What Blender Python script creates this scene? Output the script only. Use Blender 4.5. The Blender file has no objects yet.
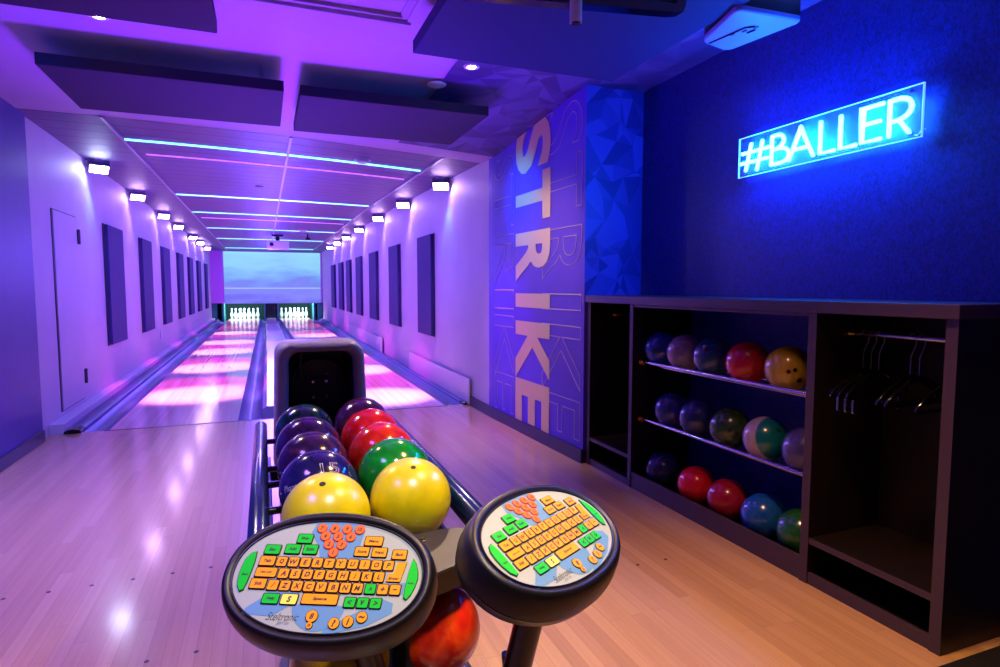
import bpy, bmesh, math, random
from mathutils import Vector, Matrix, Quaternion
random.seed(7)
S = bpy.context.scene
COL = S.collection
PI = math.pi

# ------------------------------------------------------------------ materials
def lin(c):
    return tuple((v/12.92 if v <= .04045 else ((v+.055)/1.055)**2.4) for v in c)
def rgb(h):
    return lin(tuple(int(h[i:i+2], 16)/255 for i in (0, 2, 4)))
MATS = {}
def mat(name, color, rough=.5, metal=0., coat=0., emit=None, es=0., noise=0., nscale=20., bump=0., spec=.5, trans=0., alpha=1., ior=1.45):
    m = bpy.data.materials.new(name); m.use_nodes = True
    nt = m.node_tree; b = nt.nodes['Principled BSDF']
    if isinstance(color, str): color = rgb(color)
    b.inputs['Base Color'].default_value = (*color, 1)
    b.inputs['Roughness'].default_value = rough
    b.inputs['Metallic'].default_value = metal
    b.inputs['Coat Weight'].default_value = coat
    b.inputs['Coat Roughness'].default_value = .05
    b.inputs['Specular IOR Level'].default_value = spec
    b.inputs['Transmission Weight'].default_value = trans
    b.inputs['IOR'].default_value = ior
    b.inputs['Alpha'].default_value = alpha
    if emit is not None:
        if isinstance(emit, str): emit = rgb(emit)
        b.inputs['Emission Color'].default_value = (*emit, 1)
        b.inputs['Emission Strength'].default_value = es
    if noise or bump:
        tc = nt.nodes.new('ShaderNodeTexCoord'); n = nt.nodes.new('ShaderNodeTexNoise')
        n.inputs['Scale'].default_value = nscale; n.inputs['Detail'].default_value = 5
        nt.links.new(tc.outputs['Object'], n.inputs['Vector'])
        if noise:
            r = nt.nodes.new('ShaderNodeMapRange')
            r.inputs['From Min'].default_value = .3; r.inputs['From Max'].default_value = .7
            r.inputs['To Min'].default_value = 1-noise; r.inputs['To Max'].default_value = 1+noise
            nt.links.new(n.outputs['Fac'], r.inputs['Value'])
            mx = nt.nodes.new('ShaderNodeVectorMath'); mx.operation = 'SCALE'
            mx.inputs[0].default_value = color
            nt.links.new(r.outputs['Result'], mx.inputs['Scale'])
            nt.links.new(mx.outputs['Vector'], b.inputs['Base Color'])
        if bump:
            bp = nt.nodes.new('ShaderNodeBump'); bp.inputs['Strength'].default_value = bump; bp.inputs['Distance'].default_value = .004
            nt.links.new(n.outputs['Fac'], bp.inputs['Height']); nt.links.new(bp.outputs['Normal'], b.inputs['Normal'])
    MATS[name] = m
    return m

def node(nt, typ, **kw):
    n = nt.nodes.new(typ)
    for k, v in kw.items():
        if k.startswith('_'): setattr(n, k[1:], v)
    return n
def mth(nt, op, a, b=None):
    n = nt.nodes.new('ShaderNodeMath'); n.operation = op
    for i, v in enumerate((a, b)):
        if v is None: continue
        if isinstance(v, (int, float)): n.inputs[i].default_value = v
        else: nt.links.new(v, n.inputs[i])
    return n.outputs[0]

def wood_mat(name, c1, c2, c3, width=.045, length=1.3, rough=.22, coat=.5, crough=.125):
    """boards that run along Y: every board has a tone of its own, with end joints and fine grain"""
    m = bpy.data.materials.new(name); m.use_nodes = True
    nt = m.node_tree; b = nt.nodes['Principled BSDF']
    tc = node(nt, 'ShaderNodeTexCoord'); sp = node(nt, 'ShaderNodeSeparateXYZ')
    nt.links.new(tc.outputs['Object'], sp.inputs[0])
    xs = mth(nt, 'DIVIDE', sp.outputs['X'], width)
    ix = mth(nt, 'FLOOR', xs)
    w1 = node(nt, 'ShaderNodeTexWhiteNoise'); w1.noise_dimensions = '1D'; nt.links.new(ix, w1.inputs['W'])
    yy = mth(nt, 'ADD', mth(nt, 'DIVIDE', sp.outputs['Y'], length), mth(nt, 'MULTIPLY', w1.outputs['Value'], 7.3))
    iy = mth(nt, 'FLOOR', yy)
    cb = node(nt, 'ShaderNodeCombineXYZ'); nt.links.new(ix, cb.inputs[0]); nt.links.new(iy, cb.inputs[1])
    w2 = node(nt, 'ShaderNodeTexWhiteNoise'); w2.noise_dimensions = '2D'; nt.links.new(cb.outputs[0], w2.inputs['Vector'])
    mp = node(nt, 'ShaderNodeMapping'); mp.inputs['Scale'].default_value = (60, 1.6, 1)
    nt.links.new(tc.outputs['Object'], mp.inputs['Vector'])
    ng = node(nt, 'ShaderNodeTexNoise'); ng.inputs['Scale'].default_value = 1.; ng.inputs['Detail'].default_value = 6; ng.inputs['Distortion'].default_value = .6
    nt.links.new(mp.outputs[0], ng.inputs['Vector'])
    f = mth(nt, 'ADD', mth(nt, 'MULTIPLY', w2.outputs['Value'], .42), mth(nt, 'MULTIPLY', ng.outputs['Fac'], .62))
    cr = node(nt, 'ShaderNodeValToRGB'); e = cr.color_ramp.elements
    e[0].position = .1; e[0].color = (*rgb(c1), 1); e[1].position = .95; e[1].color = (*rgb(c3), 1)
    x = e.new(.5); x.color = (*rgb(c2), 1)
    nt.links.new(f, cr.inputs['Fac'])
    # thin seams
    fx = mth(nt, 'FRACT', xs); fy = mth(nt, 'FRACT', yy)
    sx = mth(nt, 'LESS_THAN', fx, .03); sy = mth(nt, 'LESS_THAN', fy, .0012)
    sm = mth(nt, 'MULTIPLY', mth(nt, 'MAXIMUM', sx, sy), .35)
    mx = node(nt, 'ShaderNodeMix'); mx.data_type = 'RGBA'
    nt.links.new(sm, mx.inputs[0]); nt.links.new(cr.outputs[0], mx.inputs[6]); mx.inputs[7].default_value = (*rgb('5a3820'), 1)
    nt.links.new(mx.outputs[2], b.inputs['Base Color'])
    b.inputs['Roughness'].default_value = rough
    b.inputs['Coat Weight'].default_value = coat; b.inputs['Coat Roughness'].default_value = crough
    bp = node(nt, 'ShaderNodeBump'); bp.inputs['Strength'].default_value = .06; bp.inputs['Distance'].default_value = .002
    n2 = node(nt, 'ShaderNodeTexNoise'); n2.inputs['Scale'].default_value = 14; nt.links.new(tc.outputs['Object'], n2.inputs['Vector'])
    nt.links.new(n2.outputs['Fac'], bp.inputs['Height']); nt.links.new(bp.outputs['Normal'], b.inputs['Normal'])
    return m

def ball_mat(name, c1, c2, c3=None, scale=9., rough=.2, distort=1.5, sharp=.22):
    """swirled glossy resin"""
    m = bpy.data.materials.new(name); m.use_nodes = True
    nt = m.node_tree; b = nt.nodes['Principled BSDF']
    tc = node(nt, 'ShaderNodeTexCoord')
    n = node(nt, 'ShaderNodeTexNoise'); n.inputs['Scale'].default_value = scale; n.inputs['Detail'].default_value = 4; n.inputs['Distortion'].default_value = distort
    nt.links.new(tc.outputs['Object'], n.inputs['Vector'])
    cr = node(nt, 'ShaderNodeValToRGB'); e = cr.color_ramp.elements
    e[0].position = .5-sharp; e[0].color = (*rgb(c1), 1); e[1].position = .5+sharp; e[1].color = (*rgb(c3 or c2), 1)
    if c3: x = e.new(.5); x.color = (*rgb(c2), 1)
    nt.links.new(n.outputs['Fac'], cr.inputs['Fac']); nt.links.new(cr.outputs[0], b.inputs['Base Color'])
    b.inputs['Roughness'].default_value = rough; b.inputs['Coat Weight'].default_value = .3; b.inputs['Coat Roughness'].default_value = .16
    return m

M = {}
M['floor'] = wood_mat('maple_floor', 'b08860', 'c49a68', 'd2ac78', .052, 1.6, .26, .55)
M['lane'] = wood_mat('lane_boards', 'c89c8c', 'dcb8a8', 'ecd0c4', .027, 30, .18, .5)
M['white_wall'] = mat('white_wall', 'b9b4c6', .6, noise=.04, nscale=3, bump=.05)
M['near_wall'] = mat('near_wall', '40328c', .5, noise=.12, nscale=6, bump=.08)
M['mural'] = mat('mural_ground', '5038c0', .5, noise=.06, nscale=5)
M['gold'] = mat('gold_paint', 'cfc08a', .5, metal=.1)
M['lineart'] = mat('line_paint', 'a898c0', .5)
M['ceiling'] = mat('ceiling_paint', 'b0a0c4', .6, noise=.05, nscale=2)
M['tile'] = mat('ceiling_tile', '5a4a84', .55, noise=.1, nscale=9)
M['tbar'] = mat('ceiling_bar', '8d84a8', .4)
M['cloud'] = mat('acoustic_felt', '1c1834', .85, noise=.08, nscale=60, bump=.15)
M['wallpanel'] = mat('panel_fabric', '2f2670', .8, noise=.08, nscale=60, bump=.15)
M['baseboard'] = mat('baseboard', '2c2740', .45)
M['cab'] = mat('dark_laminate', '170e10', .45, noise=.12, nscale=12)
M['cab_edge'] = mat('laminate_edge', '3e2f3c', .4)
M['chrome'] = mat('chrome', 'd8d8e0', .16, metal=1)
M['brass'] = mat('brass', 'c8963c', .25, metal=1)
M['black'] = mat('black_plastic', '0b0a0c', .28, bump=.05, nscale=300)
M['blackgloss'] = mat('black_gloss', '08080a', .12, coat=.4)
M['housing'] = mat('console_housing', '100c0c', .4, bump=.05, nscale=400)
M['face'] = mat('keypad_face', 'a2aca4', .5, spec=.25)
M['faceblue'] = mat('keypad_blue', '5f8fb8', .5, spec=.25)
M['keyorange'] = mat('key_orange', 'ff9c00', .55, spec=.2, noise=.05, nscale=200)
M['keyedge'] = mat('key_rim', '120804', .5)
M['keygreen'] = mat('key_green', '00c424', .55, spec=.2)
M['keyyellow'] = mat('key_yellow', 'efe838', .38)
M['keyred'] = mat('key_pin', 'f06c28', .55, spec=.2)
M['keyredrim'] = mat('key_pin_rim', 'b43a20', .5)
M['ink'] = mat('legend_ink', '160c06', .5)
M['greymetal'] = mat('brushed_grey_metal', '45423e', .5, metal=.5, noise=.12, nscale=30)
M['hood'] = mat('hood_plastic', '8a7e8a', .5, noise=.05, nscale=20, bump=.1)
M['hoodin'] = mat('hood_inside', '1c1c30', .4)
M['bar'] = mat('bumper_bar', '14285c', .2, metal=.35, coat=.3)
M['base'] = mat('return_base', '3c3a58', .35, metal=.2)
M['gutter'] = mat('gutter_plastic', '343c80', .42, coat=.05)
M['ledge'] = mat('ledge_white', 'c9c6d6', .4)
M['divider'] = mat('divider_cap', 'c4c2d8', .22, coat=.4)
M['pin'] = mat('pin_white', 'f2f2f0', .25, coat=.4)
M['pinred'] = mat('pin_red', 'c02028', .3)
M['pitblack'] = mat('pit_dark', '0c1016', .6)
M['pitteal'] = mat('pit_teal', '2f6a70', .4)
M['fixture'] = mat('fixture_metal', '8b84a4', .35, metal=.4)
M['fixwhite'] = mat('fixture_white', 'c9c4da', .4)
M['lens_a'] = mat('flood_lens_cool', 'ffffff', .4, emit=(.60, .70, 1.), es=80)
M['lens_b'] = mat('flood_lens_pink', 'ffffff', .4, emit=(.80, .50, 1.), es=62)
M['strip'] = mat('led_strip_cyan', 'ffffff', .4, emit=(.10, .62, 1.), es=2.6)
M['strip2'] = mat('led_strip_pink', 'ffffff', .4, emit=(.72, .10, .72), es=.85)
M['downlight'] = mat('downlight_lamp', 'ffffff', .4, emit=(1., .72, .38), es=60)
M['neon'] = mat('neon_tube', 'ffffff', .4, emit=(.02, .22, 1.), es=36)
M['acrylic'] = mat('clear_acrylic', 'bfe4ff', .05, alpha=.07)
M['acryledge'] = mat('acrylic_edge', 'd8f4ff', .3, emit=(.12, .45, 1.), es=1.1)  # emission stands in for neon light caught by the board edge
M['projtint'] = mat('projector_neon_tint', '7c94dc', .4)  # blue neon light painted into the pale underside colour
M['rubber'] = mat('rubber_mat', '0a090a', .8, bump=.3, nscale=200)
M['hole'] = mat('finger_hole', '050507', .6)
M['markdot'] = mat('approach_dot', '3a2418', .5)
M['board'] = mat('white_board', 'c4c0d4', .35)

def voronoi_paper():
    m = bpy.data.materials.new('textured_wallpaper'); m.use_nodes = True
    nt = m.node_tree; b = nt.nodes['Principled BSDF']
    tc = node(nt, 'ShaderNodeTexCoord'); mp = node(nt, 'ShaderNodeMapping'); mp.inputs['Scale'].default_value = (60, 60, 34)
    nt.links.new(tc.outputs['Object'], mp.inputs['Vector'])
    n = node(nt, 'ShaderNodeTexNoise'); n.inputs['Scale'].default_value = 1; n.inputs['Detail'].default_value = 3; n.inputs['Distortion'].default_value = 1.8
    nt.links.new(mp.outputs[0], n.inputs['Vector'])
    cr = node(nt, 'ShaderNodeValToRGB'); e = cr.color_ramp.elements
    e[0].position = .38; e[0].color = (*rgb('101c64'), 1); e[1].position = .62; e[1].color = (*rgb('182c90'), 1)
    nt.links.new(n.outputs['Fac'], cr.inputs['Fac']); nt.links.new(cr.outputs[0], b.inputs['Base Color'])
    b.inputs['Roughness'].default_value = .42
    bp = node(nt, 'ShaderNodeBump'); bp.inputs['Strength'].default_value = .2; bp.inputs['Distance'].default_value = .003
    nt.links.new(n.outputs['Fac'], bp.inputs['Height']); nt.links.new(bp.outputs['Normal'], b.inputs['Normal'])
    return m
M['paper'] = voronoi_paper()
TRI = [mat('facet_%s' % n, c, .45) for n, c in (('deep', '3c38a4'), ('mid', '4644b4'), ('pale', '504ec4'), ('dark', '322e90'))]

TRIC = [mat('ceiling_facet_%s' % n, c, .5) for n, c in (('deep', '483a78'), ('mid', '544684'), ('pale', '605292'), ('dark', '3e326c'))]
def screen_mat():
    m = bpy.data.materials.new('projected_sky'); m.use_nodes = True
    nt = m.node_tree; b = nt.nodes['Principled BSDF']
    tc = node(nt, 'ShaderNodeTexCoord'); sp = node(nt, 'ShaderNodeSeparateXYZ')
    nt.links.new(tc.outputs['Object'], sp.inputs[0])
    mp = node(nt, 'ShaderNodeMapping'); mp.inputs['Scale'].default_value = (.55, 1, 2.6)
    nt.links.new(tc.outputs['Object'], mp.inputs['Vector'])
    n = node(nt, 'ShaderNodeTexNoise'); n.inputs['Scale'].default_value = 1.1; n.inputs['Detail'].default_value = 5
    nt.links.new(mp.outputs[0], n.inputs['Vector'])
    h = mth(nt, 'DIVIDE', mth(nt, 'SUBTRACT', sp.outputs['Z'], .7), 1.9)
    f = mth(nt, 'ADD', h, mth(nt, 'MULTIPLY', mth(nt, 'SUBTRACT', n.outputs['Fac'], .5), .9))
    cr = node(nt, 'ShaderNodeValToRGB'); e = cr.color_ramp.elements
    e[0].position = .0; e[0].color = (*rgb('5c64e0'), 1); e[1].position = 1.; e[1].color = (*rgb('90dcec'), 1)
    for p, c in ((.22, '7c86ea'), (.34, '6c84e0'), (.48, '70a4e8'), (.7, '88ccec')):
        x = e.new(p); x.color = (*rgb(c), 1)
    nt.links.new(f, cr.inputs['Fac'])
    # pale horizon line
    ln = mth(nt, 'LESS_THAN', mth(nt, 'ABSOLUTE', mth(nt, 'SUBTRACT', sp.outputs['Z'], 1.235)), .022)
    mx = node(nt, 'ShaderNodeMix'); mx.data_type = 'RGBA'
    nt.links.new(ln, mx.inputs[0]); nt.links.new(cr.outputs[0], mx.inputs[6]); mx.inputs[7].default_value = (*rgb('a0bcf6'), 1)
    b.inputs['Base Color'].default_value = (.08, .08, .1, 1)
    nt.links.new(mx.outputs[2], b.inputs['Emission Color']); b.inputs['Emission Strength'].default_value = 1.0
    b.inputs['Roughness'].default_value = .6
    return m
M['screen'] = screen_mat()

# ------------------------------------------------------------------ mesh helpers
def tagit(o, label=None, cat=None, group=None, kind=None):
    if label: o['label'] = label
    if cat: o['category'] = cat
    if group: o['group'] = group
    if kind: o['kind'] = kind
    return o

def obj(name, bm, m, parent=None, smooth=False, local=False, kind=None, angle=None):
    """link bm as one mesh object; world coordinates unless local=True"""
    me = bpy.data.meshes.new(name)
    if isinstance(bm, bpy.types.Mesh): me = bm
    else:
        bmesh.ops.recalc_face_normals(bm, faces=bm.faces) if smooth != 'keep' else None
        bm.to_mesh(me); bm.free()
    ms = m if isinstance(m, (list, tuple)) else [m]
    if len(me.materials) == 0:
        for x in ms: me.materials.append(x)
    if parent is not None and not local:
        me.transform(wm(parent).inverted())
    o = bpy.data.objects.new(name, me); COL.objects.link(o)
    if parent is not None: o.parent = parent
    if smooth:
        for p in me.polygons: p.use_smooth = True
        try: me.set_sharp_from_angle(angle=math.radians(angle or 40))
        except Exception: pass
    if kind: o['kind'] = kind
    return o
def wm(o):
    m = o.matrix_basis.copy()
    return wm(o.parent) @ m if o.parent else m
def empty(name, loc=(0, 0, 0), label=None, cat=None, group=None, matrix=None, kind=None):
    o = bpy.data.objects.new(name, None); COL.objects.link(o)
    o.empty_display_size = .05
    if matrix is not None: o.matrix_basis = matrix
    else: o.location = loc
    return tagit(o, label, cat, group, kind)
def B(): return bmesh.new()
def box(bm, x0, x1, y0, y1, z0, z1, bev=0, seg=2, mi=0):
    t = bmesh.new()
    bmesh.ops.create_cube(t, size=1)
    for v in t.verts:
        v.co = Vector(((x0+x1)/2+v.co.x*(x1-x0), (y0+y1)/2+v.co.y*(y1-y0), (z0+z1)/2+v.co.z*(z1-z0)))
    if bev: bmesh.ops.bevel(t, geom=t.edges[:], offset=bev, segments=seg, affect='EDGES', profile=.6)
    merge(bm, t, mi)
    return bm
def merge(bm, t, mi=0, mx=None):
    vm = {}
    for v in t.verts: vm[v] = bm.verts.new(mx @ v.co if mx else v.co)
    for f in t.faces:
        try:
            nf = bm.faces.new([vm[v] for v in f.verts]); nf.material_index = mi or f.material_index; nf.smooth = f.smooth
        except ValueError: pass
    t.free()
def frame(d, upv=Vector((0, 0, 1))):
    d = Vector(d).normalized()
    if abs(d.dot(upv)) > .98: upv = Vector((1, 0, 0))
    a = d.cross(upv).normalized(); b = a.cross(d).normalized()
    return a, b, d
def tube(bm, pts, r, n=12, caps=True, closed=False, mi=0):
    pts = [Vector(p) for p in pts]; rings = []
    N = len(pts)
    rs = r if isinstance(r, (list, tuple)) else [r]*N
    a = None
    for i, p in enumerate(pts):
        if closed: d = (pts[(i+1) % N]-pts[i-1])
        else: d = pts[min(i+1, N-1)]-pts[max(i-1, 0)]
        d.normalize()
        if a is None: a = frame(d)[0]
        a = (a-d*a.dot(d))
        if a.length < 1e-6: a = frame(d)[0]
        a.normalize(); b = d.cross(a)
        k = 1.
        if 0 < i < N-1 and not closed:
            c = (pts[i]-pts[i-1]).normalized().dot(d); k = 1/max(c, .6)
        rings.append([bm.verts.new(p+(a*math.cos(2*PI*j/n)+b*math.sin(2*PI*j/n))*rs[i]*k) for j in range(n)])
    for i in range(N if closed else N-1):
        A, Bq = rings[i], rings[(i+1) % N]
        for j in range(n):
            f = bm.faces.new((A[j], A[(j+1) % n], Bq[(j+1) % n], Bq[j])); f.material_index = mi
    if caps and not closed:
        for R in (rings[0][::-1], rings[-1]):
            f = bm.faces.new(R); f.material_index = mi
    return bm
def cyl(bm, p, d, r, h, n=24, r2=None, mi=0):
    d = Vector(d).normalized(); p = Vector(p)
    return tube(bm, [p, p+d*h], [r, r if r2 is None else r2], n, mi=mi)
def lathe(bm, prof, c=(0, 0, 0), n=24, mi=0):
    c = Vector(c); rings = []
    for r, z in prof:
        if r < 1e-6: rings.append([bm.verts.new(c+Vector((0, 0, z)))])
        else: rings.append([bm.verts.new(c+Vector((r*math.cos(2*PI*j/n), r*math.sin(2*PI*j/n), z))) for j in range(n)])
    for A, Q in zip(rings, rings[1:]):
        for j in range(n):
            a = [A[j % len(A)], A[(j+1) % len(A)], Q[(j+1) % len(Q)], Q[j % len(Q)]]
            u = []
            for v in a:
                if v not in u: u.append(v)
            if len(u) > 2: f = bm.faces.new(u); f.material_index = mi
    return bm
def prism(bm, poly, axis_o, ax, ay, n, h, mi=0):
    """extrude polygon (list of (u,v)) lying on plane origin axis_o with axes ax, ay, along n by h"""
    o = Vector(axis_o); ax = Vector(ax); ay = Vector(ay); n = Vector(n)
    a = [bm.verts.new(o+ax*u+ay*v) for u, v in poly]; b = [bm.verts.new(v.co+n*h) for v in a]
    k = len(a)
    for i in range(k):
        f = bm.faces.new((a[i], a[(i+1) % k], b[(i+1) % k], b[i])); f.material_index = mi
    f1 = bm.faces.new(a[::-1]); f2 = bm.faces.new(b); f1.material_index = f2.material_index = mi
    return bm
def loft(bm, rings, cap0=True, cap1=True, mi=0):
    R = [[bm.verts.new(Vector(p)) for p in r] for r in rings]
    for A, Q in zip(R, R[1:]):
        n = len(A)
        for j in range(n):
            f = bm.faces.new((A[j], A[(j+1) % n], Q[(j+1) % n], Q[j])); f.material_index = mi
    if cap0: bm.faces.new(R[0][::-1]).material_index = mi
    if cap1: bm.faces.new(R[-1]).material_index = mi
    return bm
def rrect(x0, x1, y0, y1, r, n=6):
    pts = []
    for cx, cy, a0 in ((x1-r, y1-r, 0), (x0+r, y1-r, 90), (x0+r, y0+r, 180), (x1-r, y0+r, 270)):
        for i in range(n+1):
            a = math.radians(a0+90*i/n); pts.append((cx+r*math.cos(a), cy+r*math.sin(a)))
    return pts
_tc = {}
def text_mesh(s, size=1., extrude=0., offset=0., outline=0., align='CENTER', shear=0.):
    cu = bpy.data.curves.new('tmp', 'FONT'); cu.body = s; cu.size = size; cu.extrude = extrude; cu.offset = offset
    cu.align_x = align; cu.align_y = 'CENTER' if align == 'CENTER' else 'TOP_BASELINE'; cu.shear = shear
    cu.resolution_u = 4
    if outline:
        cu.fill_mode = 'NONE'; cu.bevel_depth = outline; cu.bevel_resolution = 0
    o = bpy.data.objects.new('tmp', cu); COL.objects.link(o)
    bpy.context.view_layer.update()
    dg = bpy.context.evaluated_depsgraph_get()
    me = bpy.data.meshes.new_from_object(o.evaluated_get(dg))
    bpy.data.objects.remove(o); bpy.data.curves.remove(cu)
    me.materials.clear()
    return me
def fit_text(s, size_w, size_h, **k):
    """text mesh centred at 0 and stretched to the width and height given"""
    me = text_mesh(s, **k)
    xs = [v.co.x for v in me.vertices]; ys = [v.co.y for v in me.vertices]
    w = max(xs)-min(xs) or 1; h = max(ys)-min(ys) or 1; cx = (max(xs)+min(xs))/2; cy = (max(ys)+min(ys))/2
    sx = size_w/w if size_w else size_h/h
    sy = size_h/h if size_h else sx
    me.transform(Matrix.Diagonal((sx, sy, min(sx, sy), 1)) @ Matrix.Translation((-cx, -cy, 0)))
    return me
def sphere(bm, c, r, seg=40, rings=24):
    t = bmesh.new(); bmesh.ops.create_uvsphere(t, u_segments=seg, v_segments=rings, radius=r)
    merge(bm, t, 0, Matrix.Translation(c)); return bm
def copy_tree(o, parent=None):
    c = o.copy(); COL.objects.link(c)
    if parent is not None: c.parent = parent; c.matrix_parent_inverse = o.matrix_parent_inverse
    for ch in list(o.children): copy_tree(ch, c)
    return c

# ------------------------------------------------------------------ the camera
f = 603.; H = 1.28
pitch = math.atan(46.5/f); yaw = math.atan(236/math.hypot(f, 46.5))
cam = bpy.data.cameras.new('camera'); co = bpy.data.objects.new('camera', cam); COL.objects.link(co)
cam.sensor_width = 36; cam.lens = f*36/1000; cam.clip_start = .02
co.location = (0, 0, H); co.rotation_euler = (PI/2-pitch, 0, -yaw)
S.camera = co

# ------------------------------------------------------------------ the room shell
XL, XR, XW, YE, YF = -1.77, 2.07, 2.60, 23.8, 6.22
def zlane(y): return .09*max(0, y-YF)/18.7
def pl(t, pts):
    for (a, va), (b, vb) in zip(pts, pts[1:]):
        if t <= b: return va+(vb-va)*max(0, (t-a))/(b-a)
    return pts[-1][1]
def zc(x, y):
    L = pl(y, [(-9, 2.66), (8, 2.66), (24, 2.59)])
    R = pl(y, [(-9, 2.70), (3.8, 2.70), (5.5, 2.51), (7.5, 2.55), (10, 2.60), (24, 2.60)])
    t = min(1, max(0, (x-XL)/(2.1-XL)))
    return L+(R-L)*t*t

def grid_surf(xs, ys, zf, thick=.1, up=True):
    bm = B()
    rows = [[bm.verts.new((x, y, zf(x, y))) for x in xs] for y in ys]
    rows2 = [[bm.verts.new((x, y, zf(x, y)+(thick if up else -thick))) for x in xs] for y in ys]
    for rr in (rows, rows2):
        for i in range(len(ys)-1):
            for j in range(len(xs)-1): bm.faces.new((rr[i][j], rr[i][j+1], rr[i+1][j+1], rr[i+1][j]))
    n, m_ = len(ys)-1, len(xs)-1
    for j in range(m_):
        bm.faces.new((rows[0][j], rows[0][j+1], rows2[0][j+1], rows2[0][j])); bm.faces.new((rows[n][j], rows[n][j+1], rows2[n][j+1], rows2[n][j]))
    for i in range(n):
        bm.faces.new((rows[i][0], rows[i+1][0], rows2[i+1][0], rows2[i][0])); bm.faces.new((rows[i][m_], rows[i+1][m_], rows2[i+1][m_], rows2[i][m_]))
    return bm

bm = B(); box(bm, -1.85, 2.70, -3.0, YF, -.1, 0)
fl = obj('floor', bm, M['floor'], kind='structure')
xs = [-1.85+4.55*i/14 for i in range(15)]; ys = [-3+.5*i for i in range(18)]+[5.82]
ceil = obj('ceiling', grid_surf(xs, ys, zc), M['ceiling'], smooth=True, kind='structure')
ys2 = [5.82+(YE+.2-5.82)*i/36 for i in range(37)]; xs2 = [-1.85+4.05*i/10 for i in range(11)]
lc = obj('ceiling_lane', grid_surf(xs2, ys2, lambda x, y: zc(x, y)), M['tile'], smooth=True, kind='structure')
# plank seams of the lane ceiling
bm = B(); y = 5.82
while y < YE:
    for a, b in zip(xs2, xs2[1:]):
        v = [bm.verts.new(p) for p in ((a, y-.006, zc(a, y)-.002), (b, y-.006, zc(b, y)-.002), (b, y+.006, zc(b, y)-.002), (a, y+.006, zc(a, y)-.002))]
        bm.faces.new(v)
    y += .29
obj('plank_seam', bm, M['pitblack'], lc)
# long T bars
for x in (-1.19, .262, 1.67):
    bm = B(); pts = [(x, yy, zc(x, yy)-.006) for yy in ys2]
    for p, q in zip(pts, pts[1:]): box(bm, x-.012, x+.012, p[1], q[1], min(p[2], q[2])-.004, max(p[2], q[2])+.02)
    obj('ceiling_bar', bm, M['tbar'], lc)
# fascia edge between the painted ceiling and the lane ceiling
# walls
bm = B(); box(bm, XL-.12, XL+.02, -3, 6.0, 0, 2.75)
wl = obj('wall_left', bm, M['near_wall'], kind='structure')
bm = B(); box(bm, XL-.12, XL, 6.0, YE+.1, -.1, 2.75)
wll = obj('wall_left_lane', bm, M['white_wall'], kind='structure')
bm = B()
pr = [(XR-.0, 5.5), (XR+.005, YE+.1), (XR+.13, YE+.1), (XR+.13, 5.5)]
prism(bm, pr, (0, 0, -.1), (1, 0, 0), (0, 1, 0), (0, 0, 1), 2.9)
wrl = obj('wall_right_lane', bm, M['white_wall'], kind='structure')
# mural pier: its long side faces the lanes, its end faces the viewer
bm = B()
prism(bm, [(2.13, 3.80), (2.068, 5.5), (2.068, 5.6), (2.72, 5.6), (2.72, 3.80)], (0, 0, 0), (1, 0, 0), (0, 1, 0), (0, 0, 1), 2.85)
wm_ = obj('wall_mural', bm, M['mural'], kind='structure')
bm = B(); box(bm, XW, XW+.12, -3, 3.80, 0, 2.85)
ws = obj('wall_right', bm, M['paper'], kind='structure')
bm = B(); box(bm, XL-.1, XW+.1, -3.12, -3, 0, 2.85)
obj('wall_back', bm, M['near_wall'], kind='structure')
bm = B(); box(bm, XL-.1, XR+.2, YE+2.3, YE+2.4, -.1, 2.75)
obj('wall_far', bm, M['pitblack'], kind='structure')

# facet pattern (printed triangles) as a thin wallpaper skin
def facets(u0, u1, v0, v1, n, m, f3, keep=None):
    bm = B(); rnd = random.Random(3)
    g = {}
    for i in range(n+1):
        for j in range(m+1):
            u = u0+(u1-u0)*i/n; v = v0+(v1-v0)*j/m
            if 0 < i < n: u += rnd.uniform(-.42, .42)*(u1-u0)/n
            if 0 < j < m: v += rnd.uniform(-.42, .42)*(v1-v0)/m
            g[i, j] = (u, v)
    for i in range(n):
        for j in range(m):
            q = [g[i, j], g[i+1, j], g[i+1, j+1], g[i, j+1]]
            cu = sum(p[0] for p in q)/4; cv = sum(p[1] for p in q)/4
            tris = [(q[0], q[1], (cu, cv)), (q[1], q[2], (cu, cv)), (q[2], q[3], (cu, cv)), (q[3], q[0], (cu, cv))] if rnd.random() < .35 else \
                ([(q[0], q[1], q[2]), (q[0], q[2], q[3])] if rnd.random() < .5 else [(q[0], q[1], q[3]), (q[1], q[2], q[3])])
            for t in tris:
                vs = [bm.verts.new(f3(*p)) for p in t]
                fc = bm.faces.new(vs); fc.material_index = rnd.randrange(4)
    return bm
o = obj('facet_wallpaper', facets(2.128, 2.6, 1.2, 2.72, 4, 11, lambda u, v: (u, 3.797, v)), TRI, wm_, smooth='keep')
for p in o.data.polygons: p.use_smooth = False
o = obj('facet_wallpaper', facets(1.15, 2.6, 2.2, 5.45, 8, 17, lambda u, v: (u, v, zc(u, v)-.013)), TRIC, ceil, smooth='keep')
for p in o.data.polygons: p.use_smooth = False

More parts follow.
